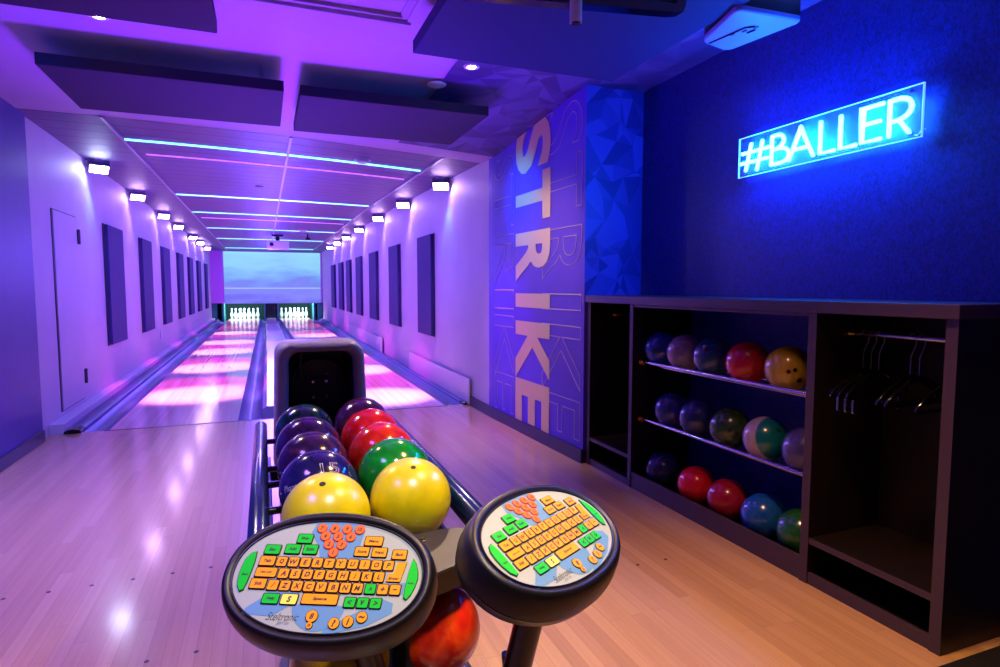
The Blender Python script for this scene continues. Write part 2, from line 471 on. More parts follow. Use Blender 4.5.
# mural lettering STRIKE, reading downwards
d = Vector((2.068-2.13, 5.5-3.80, 0)).normalized()      # along the wall away from viewer
nrm = Vector((-d.y, d.x, 0))                             # towards the lanes
if nrm.x > 0: nrm = -nrm
def wallpt(y, z, off=0.):
    t = (y-3.80)/(5.5-3.80)
    return Vector((2.13+(2.068-2.13)*t, y, z))+nrm*off
def letter(ch, ztop, zbot, ynear, yfar, m, off, outline=0., offset=0., nm='mural_letter'):
    me = fit_text(ch, abs(ztop-zbot), abs(yfar-ynear), extrude=.0 if outline else .02, offset=offset, outline=outline, size=1)
    # local x -> -z, local y -> -y (letter tops point to the viewer)
    for v in me.vertices:
        x, y, z = v.co
        p = wallpt((ynear+yfar)/2-y, (ztop+zbot)/2-x, off)
        v.co = p+nrm*max(-.0012, min(.0012, z))
    obj(nm, me, m, wm_)
rows = [('S', 2.64, 2.235), ('T', 2.215, 1.83), ('R', 1.745, 1.33), ('I', 1.225, 1.105), ('K', .985, .475), ('E', .475, .09)]
for ch, a, b in rows:
    letter(ch, a, b, 4.315, 4.955, M['gold'], .004, offset=.035)
rows2 = [('S', 2.66, 2.30), ('T', 2.28, 1.86), ('R', 1.76, 1.34), ('I', 1.26, 1.10), ('K', 1.02, .44), ('E', .47, .14)]
for ch, a, b in rows2:
    zt = min(a, 2.60)
    letter(ch, a-.03, b, 3.84, 4.45, M['lineart'], .002, outline=.0055, nm='mural_outline')
    letter(ch, zt-.14 if ch == 'S' else a, b-.03, 5.0, 5.44, M['lineart'], .002, outline=.0055, nm='mural_outline')

# baseboards
bm = B(); box(bm, XL+.02, XL+.04, -3, 5.98, 0, .095, .004); obj('baseboard_left', bm, M['baseboard'], kind='structure')
bm = B()
prism(bm, [(2.13, 3.80), (2.068, 5.5), (2.068, 6.15), (2.045, 6.15), (2.045, 5.5), (2.107, 3.79), (2.15, 3.79)], (0, 0, 0), (1, 0, 0), (0, 1, 0), (0, 0, 1), .10)
obj('baseboard_right', bm, M['baseboard'], kind='structure')

# service door in the left wall
dr = empty('door_1', (XL, 6.97, 0), kind='structure')
bm = B(); box(bm, XL, XL+.012, 6.60, 7.34, .14, 1.98, .003); obj('door_panel', bm, M['white_wall'], dr)
bm = B(); box(bm, XL+.0, XL+.006, 6.575, 6.598, .13, 1.99); box(bm, XL, XL+.004, 6.6, 7.35, 1.982, 1.992); box(bm, XL, XL+.004, 7.342, 7.352, .13, 1.99); box(bm, XL, XL+.004, 6.6, 7.35, .128, .138)
obj('door_gap_shadow', bm, M['baseboard'], dr)  # wide near strip paints the door's shadow line, the rest are gap lines
for z in (1.79, .36):
    bm = B(); box(bm, XL, XL+.024, 7.335, 7.42, z-.07, z+.07, .003); cyl(bm, (XL+.022, 7.36, z-.075), (0, 0, 1), .012, .15, 10)
    obj('hinge', bm, M['baseboard'], dr)

# ------------------------------------------------------------------ lanes
LANES = [(-1.33, -.27), (.74, 1.80)]
def strip_poly(x0, x1, y0, y1, z0, z1, ny=1, prof=None):
    return None
def dx_(x, y):
    return pl(x, [(-1.54, 0), (-1.33, .10), (-.27, .10), (-.05, .12), (.52, -.14), (.74, -.21), (1.80, -.21), (1.98, 0)])*max(0, y-YF)/18.7
def long_prof(prof, y0, y1, bm=None, closed=True):
    """sweep (x,z) profile from y0 to y1 following the lane level"""
    bm = bm or B()
    A = [bm.verts.new((x+dx_(x, y0), y0, z+zlane(y0))) for x, z in prof]; Q = [bm.verts.new((x+dx_(x, y1), y1, z+zlane(y1))) for x, z in prof]
    n = len(prof)
    for i in range(n if closed else n-1):
        bm.faces.new((A[i], A[(i+1) % n], Q[(i+1) % n], Q[i]))
    if closed: bm.faces.new(A[::-1]); bm.faces.new(Q)
    return bm
def slab(x0, x1, z0, z1): return [(x0, z0), (x1, z0), (x1, z1), (x0, z1)]
bm = long_prof(slab(-1.85, 2.2, -.3, -.14), YF, YE+2.3); obj('floor_lane_bed', bm, M['pitblack'], kind='structure')
for i, (a, b) in enumerate(LANES):
    o = obj('floor_lane_left' if i == 0 else 'floor_lane_right', long_prof(slab(a, b, -.12, 0), YF+.004, 25.6), M['lane'], kind='structure')
bm = B(); box(bm, -1.36, 1.83, YF-.012, YF+.012, -.002, .0015); obj('trim_foul_line', bm, M['baseboard'], kind='structure')
def gutter(x0, x1, nm):
    n = 9; up = []
    for i in range(n):
        t = i/(n-1); up.append((x0+(x1-x0)*t, -.004-.075*math.sin(PI*t)**.7))
    return obj(nm, long_prof(up+[(x1, -.13), (x0, -.13)], YF+.004, 25.4), M['gutter'], smooth=True, kind='structure')
gutter(-1.535, -1.33, 'floor_gutter_outer_left'); gutter(-.27, -.05, 'floor_gutter_inner_left')
gutter(.52, .74, 'floor_gutter_inner_right'); gutter(1.80, 1.985, 'floor_gutter_outer_right')
# rounded capping rails beside the outer gutters
def cap_rail(x0, x1, z, nm, lab):
    pr = [(x0, -.1)]+[(x0+(x1-x0)*(.5-.5*math.cos(PI*i/8)), z-.03+.03*math.sin(PI*i/8)) for i in range(9)]+[(x1, -.1)]
    o = empty(nm, ((x0+x1)/2, YF, 0), lab, 'capping rail')
    obj('rail', long_prof(pr, YF+.05, YE-.01), M['gutter'], o, smooth=True)
    bm = B(); pts = [(x, z_+.006) for x, z_ in pr]
    A = [(x, YF-.03, z_*.75) for x, z_ in pts]; C = [(x, YF+.09, z_) for x, z_ in pts]
    loft(bm, [A, C]); obj('end_cap', bm, M['blackgloss'], o, smooth=True)
cap_rail(-1.66, -1.53, .045, 'capping_rail', 'dark blue rounded capping rail along the left wall beside the gutter')
cap_rail(1.985, 2.05, .03, 'capping_rail', 'dark blue rounded capping rail along the right wall beside the gutter')
obj('trim_ledge_left', long_prof(slab(XL, -1.66, -.1, .085), YF, YE), M['ledge'], kind='structure')
o = obj('divider_capping', long_prof([(-.05, -.1), (-.05, .02), (-.01, .05), (.48, .05), (.52, .02), (.52, -.1)], 6.6, YE+.01), M['divider'])
tagit(o, 'long glossy white capping between the two lanes behind the ball return hood', 'lane divider')
# approach dots, one row at each marker line
n = 0
for y, xs_ in ((2.97, [-1.19+.1545*i for i in range(7)]), (2.28, [-.411, -.258, 1.573, 1.728])):
    for x in xs_:
        bm = B(); lathe(bm, [(0, .0012), (.008, .0012), (.0085, 0)], (x, y, 0), 14); o = obj('approach_dot', bm, M['markdot'], fl)
for i in range(1, 12):
    pass
# lane arrows are out of sight in the glare; a row of guide darts
for a, b in LANES:
    for k in range(7):
        x = a+(b-a)*(k+1)/8; y = YF+4.7-abs(k-3)*.35*-1*-1
        bm = B(); v = [bm.verts.new((x+p, y+q, zlane(y)+.002)) for p, q in ((-.015, 0), (.015, 0), (0, .15))]; bm.faces.new(v)
        obj('guide_dart', bm, M['markdot'], fl)

# far end: pit, masking, pins
mk = empty('masking_unit', (0.15, YE, 0), 'wide projection masking above the pins showing a pale blue cloudy sky', 'masking unit')
zb = .70
bm = B(); box(bm, XL+.005, XR, YE, YE+.06, zb, 2.58); obj('masking_board', bm, mat('masking_violet', 'd884e0', .6), mk)
bm = B(); box(bm, -1.33, 2.0, YE-.03, YE-.001, zb-.02, 2.55, .004); obj('picture_panel', bm, M['screen'], mk)
for x0, x1, lab in ((XL+.005, -1.58, 'left'), (.07, .38, 'middle'), (1.86, XR, 'right')):
    bm = B(); box(bm, x0, x1, YE+.05, YE+.11, 0, zb+.02, .01)
    box(bm, x0+.02, x1-.02, YE+.02, YE+.05, .15, zb-.06, .005)
    tagit(obj('kickback_panel', bm, M['pitteal'] if lab != 'middle' else M['pitblack']), {'left': 'dim teal kickback panel left of the left pins', 'middle': 'black kickback panel between the two pin decks', 'right': 'dim teal kickback panel right of the right pins'}[lab], 'pinsetter panel')
for x in (-1.40, .0, .46, 1.76):
    bm = B(); box(bm, x-.035, x+.035, YE+.06, YE+2., .0, zb+.02); o = obj('pit_divider', bm, M['pitteal'])
    tagit(o, {-1.40: 'teal lit side wall left of the left pin deck', 0.0: 'teal lit side wall right of the left pin deck', .46: 'teal lit side wall left of the right pin deck', 1.76: 'teal lit side wall right of the right pin deck'}[x], 'pit wall')
bm = B(); box(bm, XL, XR, 25.9, 25.95, 0, 1.2); tagit(obj('pit_curtain', bm, mat('pit_curtain', '14343a', .7)), 'dark teal pit curtain hanging behind the two racks of pins', 'curtain')

PR = [(0, 0), (.024, 0), (.0285, .004), (.031, .02), (.0375, .045), (.0485, .075), (.0575, .105), (.0605, .125), (.0585, .15), (.052, .18), (.040, .212), (.029, .238), (.0245, .258), (.0235, .275), (.0255, .30), (.030, .325), (.0323, .342), (.0305, .36), (.024, .374), (.012, .3805), (0, .381)]
PR = [(r*1.08, z*1.04) for r, z in PR]
pin0 = None
for (a, b), side in zip(LANES, ('left', 'right')):
    cx = (a+b)/2
    for row in range(4):
        for k in range(row+1):
            y = 24.05+row*.264; x = cx+dx_(cx, y)+(k-row/2)*.3048
            if pin0 is None:
                r = empty('bowling_pin', (0, 0, 0)); p = obj('pin_body', lathe(B(), PR, n=16), M['pin'], r, smooth=True, local=True, angle=60)
                for z in (.262, .285): obj('neck_stripe', lathe(B(), [(.0262, z), (.0265, z+.004), (.0262, z+.008)], n=16), M['pinred'], r, local=True)
                pin0 = r
            else: r = copy_tree(pin0)
            r.location = (x, y, zlane(y)+.001)
            pos = ['alone at the front', 'in the second row', 'in the third row', 'in the back row'][row]
            tagit(r, 'white bowling pin %s of the %s lane rack' % (pos, side), 'bowling pin', 'pins %s of the %s lane rack' % (pos, side))

# ------------------------------------------------------------------ wall panels
def wall_panel(x, sx, y0, y1, z0, z1, lab, grp):
    o = empty('acoustic_wall_panel', (x, (y0+y1)/2, (z0+z1)/2), lab, 'acoustic panel', grp)
    bm = B(); box(bm, min(x, x+sx*.055), max(x, x+sx*.055), y0, y1, z0, z1, .008, 2)
    obj('fabric_face', bm, M['wallpanel'], o)
    bm = B(); box(bm, min(x, x+sx*.012), max(x, x+sx*.012), y0-.012, y1+.012, z0-.012, z1+.012)
    obj('backing', bm, M['baseboard'], o)
ordn = ['nearest', 'second', 'third', 'fourth', 'fifth', 'sixth', 'farthest']
for i, (y0, y1) in enumerate([(8.46, 9.42), (10.66, 11.62), (12.76, 13.7), (14.93, 15.85), (16.96, 17.9), (19.1, 20.0), (21.5, 22.3)]):
    wall_panel(XL, 1, y0, y1-.12, .585, 2.025, '%s tall indigo acoustic panel on the left lane wall%s' % (ordn[i], ', counted from the viewer' if 0 < i < 6 else ''), 'acoustic panels on the left wall')
for i, (y0, y1) in enumerate([(7.61, 8.54), (9.69, 10.64), (11.74, 12.75), (13.75, 14.69), (15.56, 16.5), (17.2, 18.2), (19.2, 20.3)]):
    wall_panel(XR, -1, y0+.03, y1-.16, .64, 1.965, '%s tall indigo acoustic panel on the right lane wall%s' % (ordn[i], ', counted from the viewer' if 0 < i < 6 else ''), 'acoustic panels on the right wall')
for i, (y0, y1, z1) in enumerate([(6.14, 9.03, .29), (11.3, 16.2, .30)]):
    bm = B(); box(bm, 2.032, 2.05, y0, y1, zlane(y0)+.01, z1+.03*i, .004)
    tagit(obj('low_wall_board', bm, M['board']), ['near low white board leaning along the right wall by the gutter', 'far low white board along the right wall beyond the ball return hood'][i], 'board', 'low boards on the right wall')
bm = B(); box(bm, XL, XL+.012, 12.35, 12.5, .35, .5, .003); tagit(obj('wall_outlet', bm, M['fixwhite']), 'small square outlet plate low on the left lane wall', 'outlet')

# ------------------------------------------------------------------ ceiling things
def cloud(x0, x1, y0, y1, z, lab, m_=None):
    o = empty('ceiling_acoustic_panel', ((x0+x1)/2, (y0+y1)/2, z), lab, 'acoustic panel', 'dark panels hung under the approach ceiling')
    bm = B(); box(bm, x0, x1, y0, y1, z, z+.065, .005); obj('felt_slab', bm, m_ or M['cloud'], o)
    for x in (x0+.12, x1-.12):
        for y in (y0+.45, y1-.15):
            bm = B(); cyl(bm, (x, y, z+.06), (0, 0, 1), .006, zc(x, y)-z-.055, 8); obj('hanger_rod', bm, M['fixture'], o)
cloud(-1.115, .148, 4.02, 4.90, 2.475, 'dark indigo felt ceiling panel, left of the two side by side')
cloud(.245, 1.50, 4.06, 4.99, 2.475, 'dark indigo felt ceiling panel, right of the two side by side')
cloud(-1.45, -.172, 2.25, 3.24, 2.475, 'dark felt ceiling panel cut by the top of the frame at left')
cloud(.745, 1.93, 1.9, 3.14, 2.475, 'large ceiling panel over the approach at right, coloured blue as if neon-lit', mat('neon_tinted_felt', '0e1c60', .8, noise=.08, nscale=60, bump=.15))  # the neon's blue light is put into this panel's felt colour

for k, (x, y) in enumerate([(-.735, 3.66), (1.262, 3.73)]):
    if k > 1: z = zc(x, y)
    z = zc(x, y)
    z = 2.64 if k == 0 else zc(x, y)-.014
    o = empty('ceiling_downlight', (x, y, z), ['small warm ceiling downlight by the left edge of the top dark panel', 'small warm ceiling downlight beside the large neon-tinted panel'][k], 'ceiling light')
    obj('trim_ring', lathe(B(), [(.028, .0), (.03, -.006), (.048, -.006), (.052, 0), (.05, .01), (.028, .01)], (x, y, z), 24), M['fixwhite'], o, smooth=True)
    obj('lamp', lathe(B(), [(0, -.012), (.012, -.012), (.022, -.006), (.026, .004), (0, .004)], (x, y, z), 20), M['downlight'], o, smooth=True)

# LED strips across the lane ceiling
def led(y, x0, x1, m, lab, w=.022, grp='cyan strips across the lane ceiling'):
    o = empty('led_strip_light', ((x0+x1)/2, y, zc((x0+x1)/2, y)), lab, 'strip light', grp)
    for a, b in ((x0, .25), (.274, x1)):
        bm = B()
        for i in range(5):
            p, q = a+(b-a)*i/5, a+(b-a)*(i+1)/5
            vs = []
            for x in (p, q):
                z = zc(x, y); vs.append([(x, y-w, z-.001), (x, y-w*.6, z-.012), (x, y+w*.6, z-.012), (x, y+w, z-.001)])
            loft(bm, vs, i == 0, i == 4)
        obj('diffuser', bm, m, o)
for i, (y, lab) in enumerate(((6.62, 'nearest'), (10.15, 'second'), (12.3, 'third'), (15.3, 'fourth'), (18.3, 'fifth'), (22.3, 'farthest'))):
    led(y, -1.17, 1.64, M['strip'], '%s glowing cyan strip light across the lane ceiling%s' % (lab, ', counted from the viewer' if 0 < i < 5 else ''), .026 if i < 1 else .032)
for y, lab in ((7.27, 'dim pink ceiling strip just beyond the nearest cyan strip'), (13.2, 'dim pink ceiling strip just beyond the third cyan strip')):
    led(y, -1.1, 1.6, M['strip2'], lab, .012, 'dim pink strips across the lane ceiling')

def detector(x, y, r, lab, nm='smoke_detector'):
    z = zc(x, y)
    o = empty(nm, (x, y, z), lab, 'smoke detector')
    obj('base_plate', lathe(B(), [(0, -.012), (r, -.012), (r, .002), (0, .002)], (x, y, z), 28), M['fixwhite'], o, smooth=True)
    obj('cover', lathe(B(), [(0, -.045), (r*.4, -.043), (r*.72, -.032), (r*.8, -.012), (0, -.012)], (x, y, z), 28), M['fixwhite'], o, smooth=True)
detector(.985, 6.42, .085, 'round white smoke detector under the nearest cyan strip')
detector(.9, 15.1, .10, 'small round detector by the fourth cyan strip')
o = empty('ceiling_speaker', (1.13, 4.08, zc(1.13, 4.08)), 'flat round white disc on the ceiling beside the warm downlight', 'ceiling disc')
obj('disc', lathe(B(), [(0, -.012), (.05, -.012), (.062, -.006), (.065, .001), (0, .001)], (1.13, 4.08, zc(1.13, 4.08)-.013), 28), M['fixwhite'], o, smooth=True)
bm = B(); lathe(bm, [(0, -.01), (.05, -.008), (.055, .001), (0, .001)], (-.02, 8.9, zc(-.02, 8.9)), 20); tagit(obj('ceiling_grommet', bm, M['pitblack']), 'small dark round grommet in the lane ceiling', 'grommet')
# access hatch frame at the top edge of the picture
o = empty('ceiling_hatch', (.2, 2.8, 2.66), 'shallow square hatch outline in the ceiling at the top edge', 'hatch')
for a, b, c_, d_ in ((-.55, .76, 3.24, 3.262), (.738, .76, 2.3, 3.24), (-.55, -.528, 2.3, 3.24), (-.5, .70, 3.17, 3.18), (.69, .70, 2.3, 3.17)):
    bm = B(); zz = min(zc(a, c_), zc(b, d_)); box(bm, a, b, c_, d_, zz-.010, zz+.03, .002); obj('frame_bar', bm, M['ceiling'], o)

# far projector
px, py = .36, 16.5; zt = zc(px, py)
o = empty('lane_projector', (px, py, zt), 'pale pink projector box hanging from the lane ceiling near the pins', 'projector')
bm = B(); box(bm, px-.27, px+.27, py, py+.45, 2.25, 2.46, .02); obj('case', bm, M['fixwhite'], o)
bm = B(); cyl(bm, (px, py+.2, 2.45), (0, 0, 1), .05, zt-2.45, 14); box(bm, px-.14, px+.14, py+.08, py+.32, zt-.05, zt+.01, .006); obj('ceiling_mount', bm, M['black'], o)
bm = B(); cyl(bm, (px-.15, py+.0, 2.36), (0, -1, 0), .05, .02, 18); obj('lens', bm, M['blackgloss'], o)
x, y = 1.05, 15.9
o = empty('pendant_sensor', (x, y, zc(x, y)), 'small dark sensor hanging from the ceiling right of the far projector', 'sensor')
bm = B(); cyl(bm, (x, y, zc(x, y)-.12), (0, 0, 1), .02, .12, 10); obj('stem', bm, M['black'], o)
bm = B(); lathe(bm, [(0, -.17), (.05, -.165), (.07, -.13), (.05, -.1), (0, -.1)], (x, y, zc(x, y)), 16); obj('sensor_head', bm, M['black'], o, smooth=True)

# short throw projector at the right wall
pc = [(1.995, 2.441), (1.90, 2.106), (2.26, 2.09), (2.187, 2.485)]
o = empty('ceiling_projector', (2.08, 2.28, 2.7), 'boxy projector under the ceiling at right, its underside coloured as if lit blue', 'projector')
cx_, cy_ = sum(p[0] for p in pc)/4, sum(p[1] for p in pc)/4
def ringp(k, z, rr=.03):
    out = []
    P = [Vector((cx_+(p[0]-cx_)*k, cy_+(p[1]-cy_)*k)) for p in pc]
    for i, p in enumerate(P):
        a = (P[i-1]-p).normalized(); b = (P[(i+1) % 4]-p).normalized()
        for t in (0, .33, .67, 1.):
            q = p+a*rr*(1-t)**1.6+b*rr*t**1.6; out.append((q.x, q.y, z))
    return out
bm = B(); loft(bm, [ringp(.97, 2.452), ringp(1., 2.458), ringp(1., 2.475)]); obj('underside', bm, M['projtint'], o, smooth=True, angle=30)
bm = B(); loft(bm, [ringp(1.0, 2.475), ringp(1.0, 2.60), ringp(.9, 2.64)]); box(bm, cx_-.07, cx_+.07, cy_-.07, cy_+.07, 2.63, 2.70); obj('case', bm, M['black'], o, smooth=True, angle=30)
bm = B(); tube(bm, [(2.03, 2.43, 2.45), (2.05, 2.3, 2.449), (2.06, 2.23, 2.449), (2.09, 2.205, 2.45), (2.12, 2.23, 2.449), (2.11, 2.27, 2.449)], .004, 6); obj('cable_groove', bm, M['black'], o)
for (a, b) in ((2.055, 2.3), (2.08, 2.25), (2.1, 2.2)):
    bm = B(); box(bm, a, a+.012, b, b+.022, 2.4485, 2.4525); obj('label_mark', bm, M['black'], o)

# hanging monitor and cylinder at the very top
o = empty('hanging_monitor', (1.2, 2.0, 2.7), 'black flat monitor hung from the ceiling, only its lower edge in view', 'monitor')
bm = B(); prism(bm, [(.62, 2.255), (1.50, 2.335), (1.545, 2.345), (1.555, 2.37), (1.555, 2.60), (.62, 2.58)], (0, 2.0, 0), (1, 0, 0), (0, 0, 1), (0, 1, 0), .05); obj('case', bm, M['blackgloss'], o)
bm = B(); box(bm, .66, 1.51, 1.996, 1.999, 2.37, 2.57); obj('screen', bm, M['pitblack'], o)
for x in (.9, 1.3):
    bm = B(); cyl(bm, (x, 2.03, 2.56), (0, 0, 1), .015, .13, 10); obj('mount_pole', bm, M['black'], o)
x, y = 1.02, 1.9
o = empty('track_spotlight', (x, y, 2.68), 'small cylinder spotlight hanging at the top edge before the monitor', 'spotlight')
bm = B(); cyl(bm, (x, y, 2.182), (0, 0, 1), .021, .12, 20); obj('barrel', bm, M['fixwhite'], o, smooth=True)
bm = B(); cyl(bm, (x, y, 2.30), (0, 0, 1), .006, .38, 8); obj('stem', bm, M['black'], o)
bm = B(); cyl(bm, (x, y, 2.178), (0, 0, 1), .016, .005, 16); obj('lens', bm, M['black'], o)

# ------------------------------------------------------------------ flood lights
def spot(name, loc, target, energy, color, size=math.radians(60), blend=.6, radius=.05):
    l = bpy.data.lights.new(name, 'SPOT'); l.energy = energy; l.color = color; l.spot_size = size; l.spot_blend = blend; l.shadow_soft_size = radius
    o = bpy.data.objects.new(name, l); COL.objects.link(o); o.location = loc
    o.rotation_euler = (Vector(target)-Vector(loc)).to_track_quat('-Z', 'Y').to_euler()
    return o
def point(name, loc, energy, color, radius=.1):
    l = bpy.data.lights.new(name, 'POINT'); l.energy = energy; l.color = color; l.shadow_soft_size = radius
    o = bpy.data.objects.new(name, l); COL.objects.link(o); o.location = loc; return o

def flood(x, y, z, aim, m, lab, grp):
    dirv = Vector(aim).normalized()
    a, b, d_ = frame(dirv)
    mx = Matrix((( a.x, b.x, d_.x, x), (a.y, b.y, d_.y, y), (a.z, b.z, d_.z, z), (0, 0, 0, 1)))
    o = empty('floodlight', (x, y, z), lab, 'floodlight', grp)
    t = B(); box(t, -.10, .10, -.06, .06, -.055, 0, .012); k = B(); merge(k, t, 0, mx); obj('housing', k, M['fixture'], o)
    t = B(); box(t, -.085, .085, -.047, .047, 0, .006, .002); k = B(); merge(k, t, 0, mx); obj('lens', k, m, o)
    zt = zc(x, y)
    bm = B()
    pts = [mx @ Vector((-.112, 0, -.02)), Vector((x, y, zt-.015))+a*-.112*.9, Vector((x, y, zt-.015))+a*.112*.9, mx @ Vector((.112, 0, -.02))]
    tube(bm, pts, .007, 6); obj('yoke', bm, M['fixture'], o)
    bm = B(); lathe(bm, [(0, -.02), (.045, -.02), (.05, .002), (0, .002)], (x, y, zt), 18); obj('ceiling_plate', bm, M['fixture'], o, smooth=True)
FL = [(7.83, 'a'), (10.0, 'b'), (12.4, 'b'), (14.4, 'b'), (17.2, 'b'), (19.1, 'b'), (21.4, 'b')]
FR = [(6.89, 'b'), (8.95, 'b'), (11.06, 'b'), (13.4, 'b'), (15.6, 'b'), (17.6, 'b'), (19.6, 'b')]
for side, lst, x, sx in (('left', FL, XL+.13, 1), ('right', FR, XR-.12, -1)):
    for i, (y, k) in enumerate(lst):
        z = zc(x, y)-.10
        flood(x, y, z, (sx*.25, -.62, -.75), M['lens_a'] if (side == 'left' and i == 0) else M['lens_b'],
              '%s lit floodlight under the ceiling of the %s lane wall%s' % (ordn[i], side, ', counted from the viewer' if 0 < i < 6 else ''), 'floodlights along the %s wall' % side)
        # what the lamp throws: wall wash, lane wash
        spot('flood_wall_beam', (x+sx*.02, y+.04, z-.02), (x-sx*.12, y+.25, 1.2), 130, (.34, .22, 1.) if i else (.12, .35, 1.), math.radians(75), .9, .03)
        if i < 5: spot('flood_lane_beam', (x+sx*.05, y-.05, z-.04), ((-.8 if side == 'left' else 1.27), y+(.4 if i else .1), 0), 1300, (1., .62, .95), math.radians(32), .8, .05)

# ------------------------------------------------------------------ neon sign
sg = empty('neon_sign', (XW, 2.265, 2.01), 'glowing blue neon hashtag sign on a clear board on the dark blue wall', 'neon sign')
bm = B(); box(bm, 2.555, 2.561, 1.745, 2.782, 1.903, 2.120); obj('acrylic_board', bm, M['acrylic'], sg)
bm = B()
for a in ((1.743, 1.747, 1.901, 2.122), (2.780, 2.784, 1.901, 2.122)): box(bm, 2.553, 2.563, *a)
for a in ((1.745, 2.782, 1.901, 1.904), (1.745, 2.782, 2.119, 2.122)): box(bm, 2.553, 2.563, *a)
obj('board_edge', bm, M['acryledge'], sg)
for y in (1.79, 2.74):
    for z in (1.925, 2.098):
        bm = B(); cyl(bm, (2.548, y, z), (1, 0, 0), .007, .052, 12); obj('standoff', bm, M['chrome'], sg)
def smooth_poly(pts, n=4):
    out = []
    P = [Vector((0, p[0], p[1])) for p in pts]
    for i in range(len(P)-1):
        p0 = P[max(i-1, 0)]; p1 = P[i]; p2 = P[i+1]; p3 = P[min(i+2, len(P)-1)]
        for k in range(n):
            t = k/n
            out.append(.5*((2*p1)+(-p0+p2)*t+(2*p0-5*p1+4*p2-p3)*t*t+(-p0+3*p1-3*p2+p3)*t**3))
    out.append(P[-1]); return out
LET = [('#', [[(2.669, 2.069), (2.704, 1.932)], [(2.589, 2.069), (2.622, 1.923)], [(2.733, 2.026), (2.541, 2.026)], [(2.743, 1.972), (2.552, 1.972)]], 0),
 ('B', [[(2.523, 1.93), (2.521, 2.074)], [(2.521, 2.074), (2.485, 2.076), (2.455, 2.066), (2.443, 2.042), (2.457, 2.018), (2.485, 2.006), (2.518, 2.005)], [(2.49, 2.005), (2.447, 2.002), (2.418, 1.985), (2.409, 1.962), (2.422, 1.94), (2.455, 1.929), (2.523, 1.93)]], 1),
 ('A', [[(2.406, 1.930), (2.337, 2.076), (2.26, 1.928)], [(2.38, 1.976), (2.286, 1.976)]], 0),
 ('L', [[(2.22, 2.074), (2.22, 1.927), (2.142, 1.927)]], 0), ('L', [[(2.11, 2.074), (2.11, 1.927), (2.031, 1.927)]], 0),
 ('E', [[(1.905, 2.077), (2.000, 2.077), (2.000, 1.929), (1.912, 1.929)], [(2.0, 2.006), (1.916, 2.006)]], 0),
 ('R', [[(1.872, 1.93), (1.872, 2.076)], [(1.872, 2.076), (1.825, 2.076), (1.79, 2.062), (1.777, 2.036), (1.787, 2.008), (1.82, 1.99), (1.872, 1.986)], [(1.83, 1.988), (1.787, 1.93)]], 1)]
for ch, strokes, sm in LET:
    bm = B()
    for s in strokes:
        pts = smooth_poly(s) if sm and len(s) > 3 else [Vector((0, a, b)) for a, b in s]
        pts = [Vector((2.535, p.y, p.z)) for p in pts]
        tube(bm, pts, .0096, 8)
        for p in (pts[0], pts[-1]): sphere(bm, p, .0096, 10, 6)
    obj('neon_letter', bm, M['neon'], sg, smooth=True)
bm = B(); tube(bm, [(2.57, 1.80, 1.925), (2.575, 1.775, 1.915), (2.578, 1.76, 1.93), (2.585, 1.748, 1.935)], .003, 6); obj('cable', bm, M['chrome'], sg)

# ------------------------------------------------------------------ storage cabinet
CX0, CX1, CY0, CY1 = 2.15, 2.595, 1.31, 3.79
cb = empty('ball_storage_cabinet', (2.35, 2.5, 0), 'long dark wood storage cabinet with open bays under the neon sign', 'cabinet')
bm = B(); box(bm, CX0-.02, CX1, CY0-.012, CY1-.003, 1.172, 1.222, .004); obj('worktop', bm, M['cab_edge'], cb)
for i, (y0, y1) in enumerate(((CY1-.045, CY1-.005), (3.215, 3.25), (1.865, 1.905), (CY0, CY0+.04))):
    bm = B(); box(bm, CX0+.003, CX1, y0, y1, .0, 1.17); obj('side_panel' if i in (0, 3) else 'divider_panel', bm, M['cab'], cb)
    bm = B(); box(bm, CX0, CX0+.004, y0, y1, .0, 1.17); obj('edge_band', bm, M['cab_edge'], cb)
for i, (y0, y1, z1) in enumerate(((3.25, CY1-.045, .045), (1.905, 3.215, .103), (CY0+.04, 1.865, .05))):
    bm = B(); box(bm, CX0+.004, CX0+.022, y0, y1, 0, z1, .002); obj('kick_board', bm, M['cab_edge'], cb)
    bm = B(); box(bm, CX0+.022, CX1, y0, y1, .01, .03); obj('bottom_board', bm, M['cab'], cb)
for (y0, y1) in ((3.25, CY1-.045), (CY0+.04, 1.865)):
    bm = B(); box(bm, CX0+.01, CX1-.02, y0, y1, .178, .203); obj('shelf', bm, M['cab'], cb)
    bm = B(); box(bm, CX0+.004, CX0+.01, y0, y1, .178, .203); obj('edge_band', bm, M['cab_edge'], cb)
    bm = B(); box(bm, CX1-.02, CX1-.005, y0, y1, .03, 1.17); obj('back_panel', bm, M['cab'], cb)
    bm = B(); tube(bm, [(2.35, y0, 1.083), (2.35, y1, 1.083)], .0115, 12); obj('hanging_rod', bm, M['chrome'], cb, smooth=True)
    bm = B(); cyl(bm, (2.35, y1-.012, 1.083), (0, 1, 0), .028, .012, 18); obj('rod_flange', bm, M['brass'], cb)
bm = B(); box(bm, CX0+.004, CX0+.022, 1.905, 3.215, 1.155, 1.172); obj('top_rail', bm, M['cab_edge'], cb)
for z in (.81, .447):
    for x in (2.215, 2.385):
        bm = B(); tube(bm, [(x, 1.905, z), (x, 3.215, z)], .0115, 12); obj('ball_rail', bm, M['chrome'], cb, smooth=True)
        bm = B(); cyl(bm, (x, 3.202, z), (0, 1, 0), .026, .012, 18); cyl(bm, (x, 3.19, z), (0, 1, 0), .016, .012, 14); obj('rail_flange', bm, M['brass'], cb)
    bm = B(); tube(bm, [(2.24, 1.905, z-.016), (2.24, 3.215, z-.016)], .006, 8); obj('rail_rod', bm, M['chrome'], cb, smooth=True)

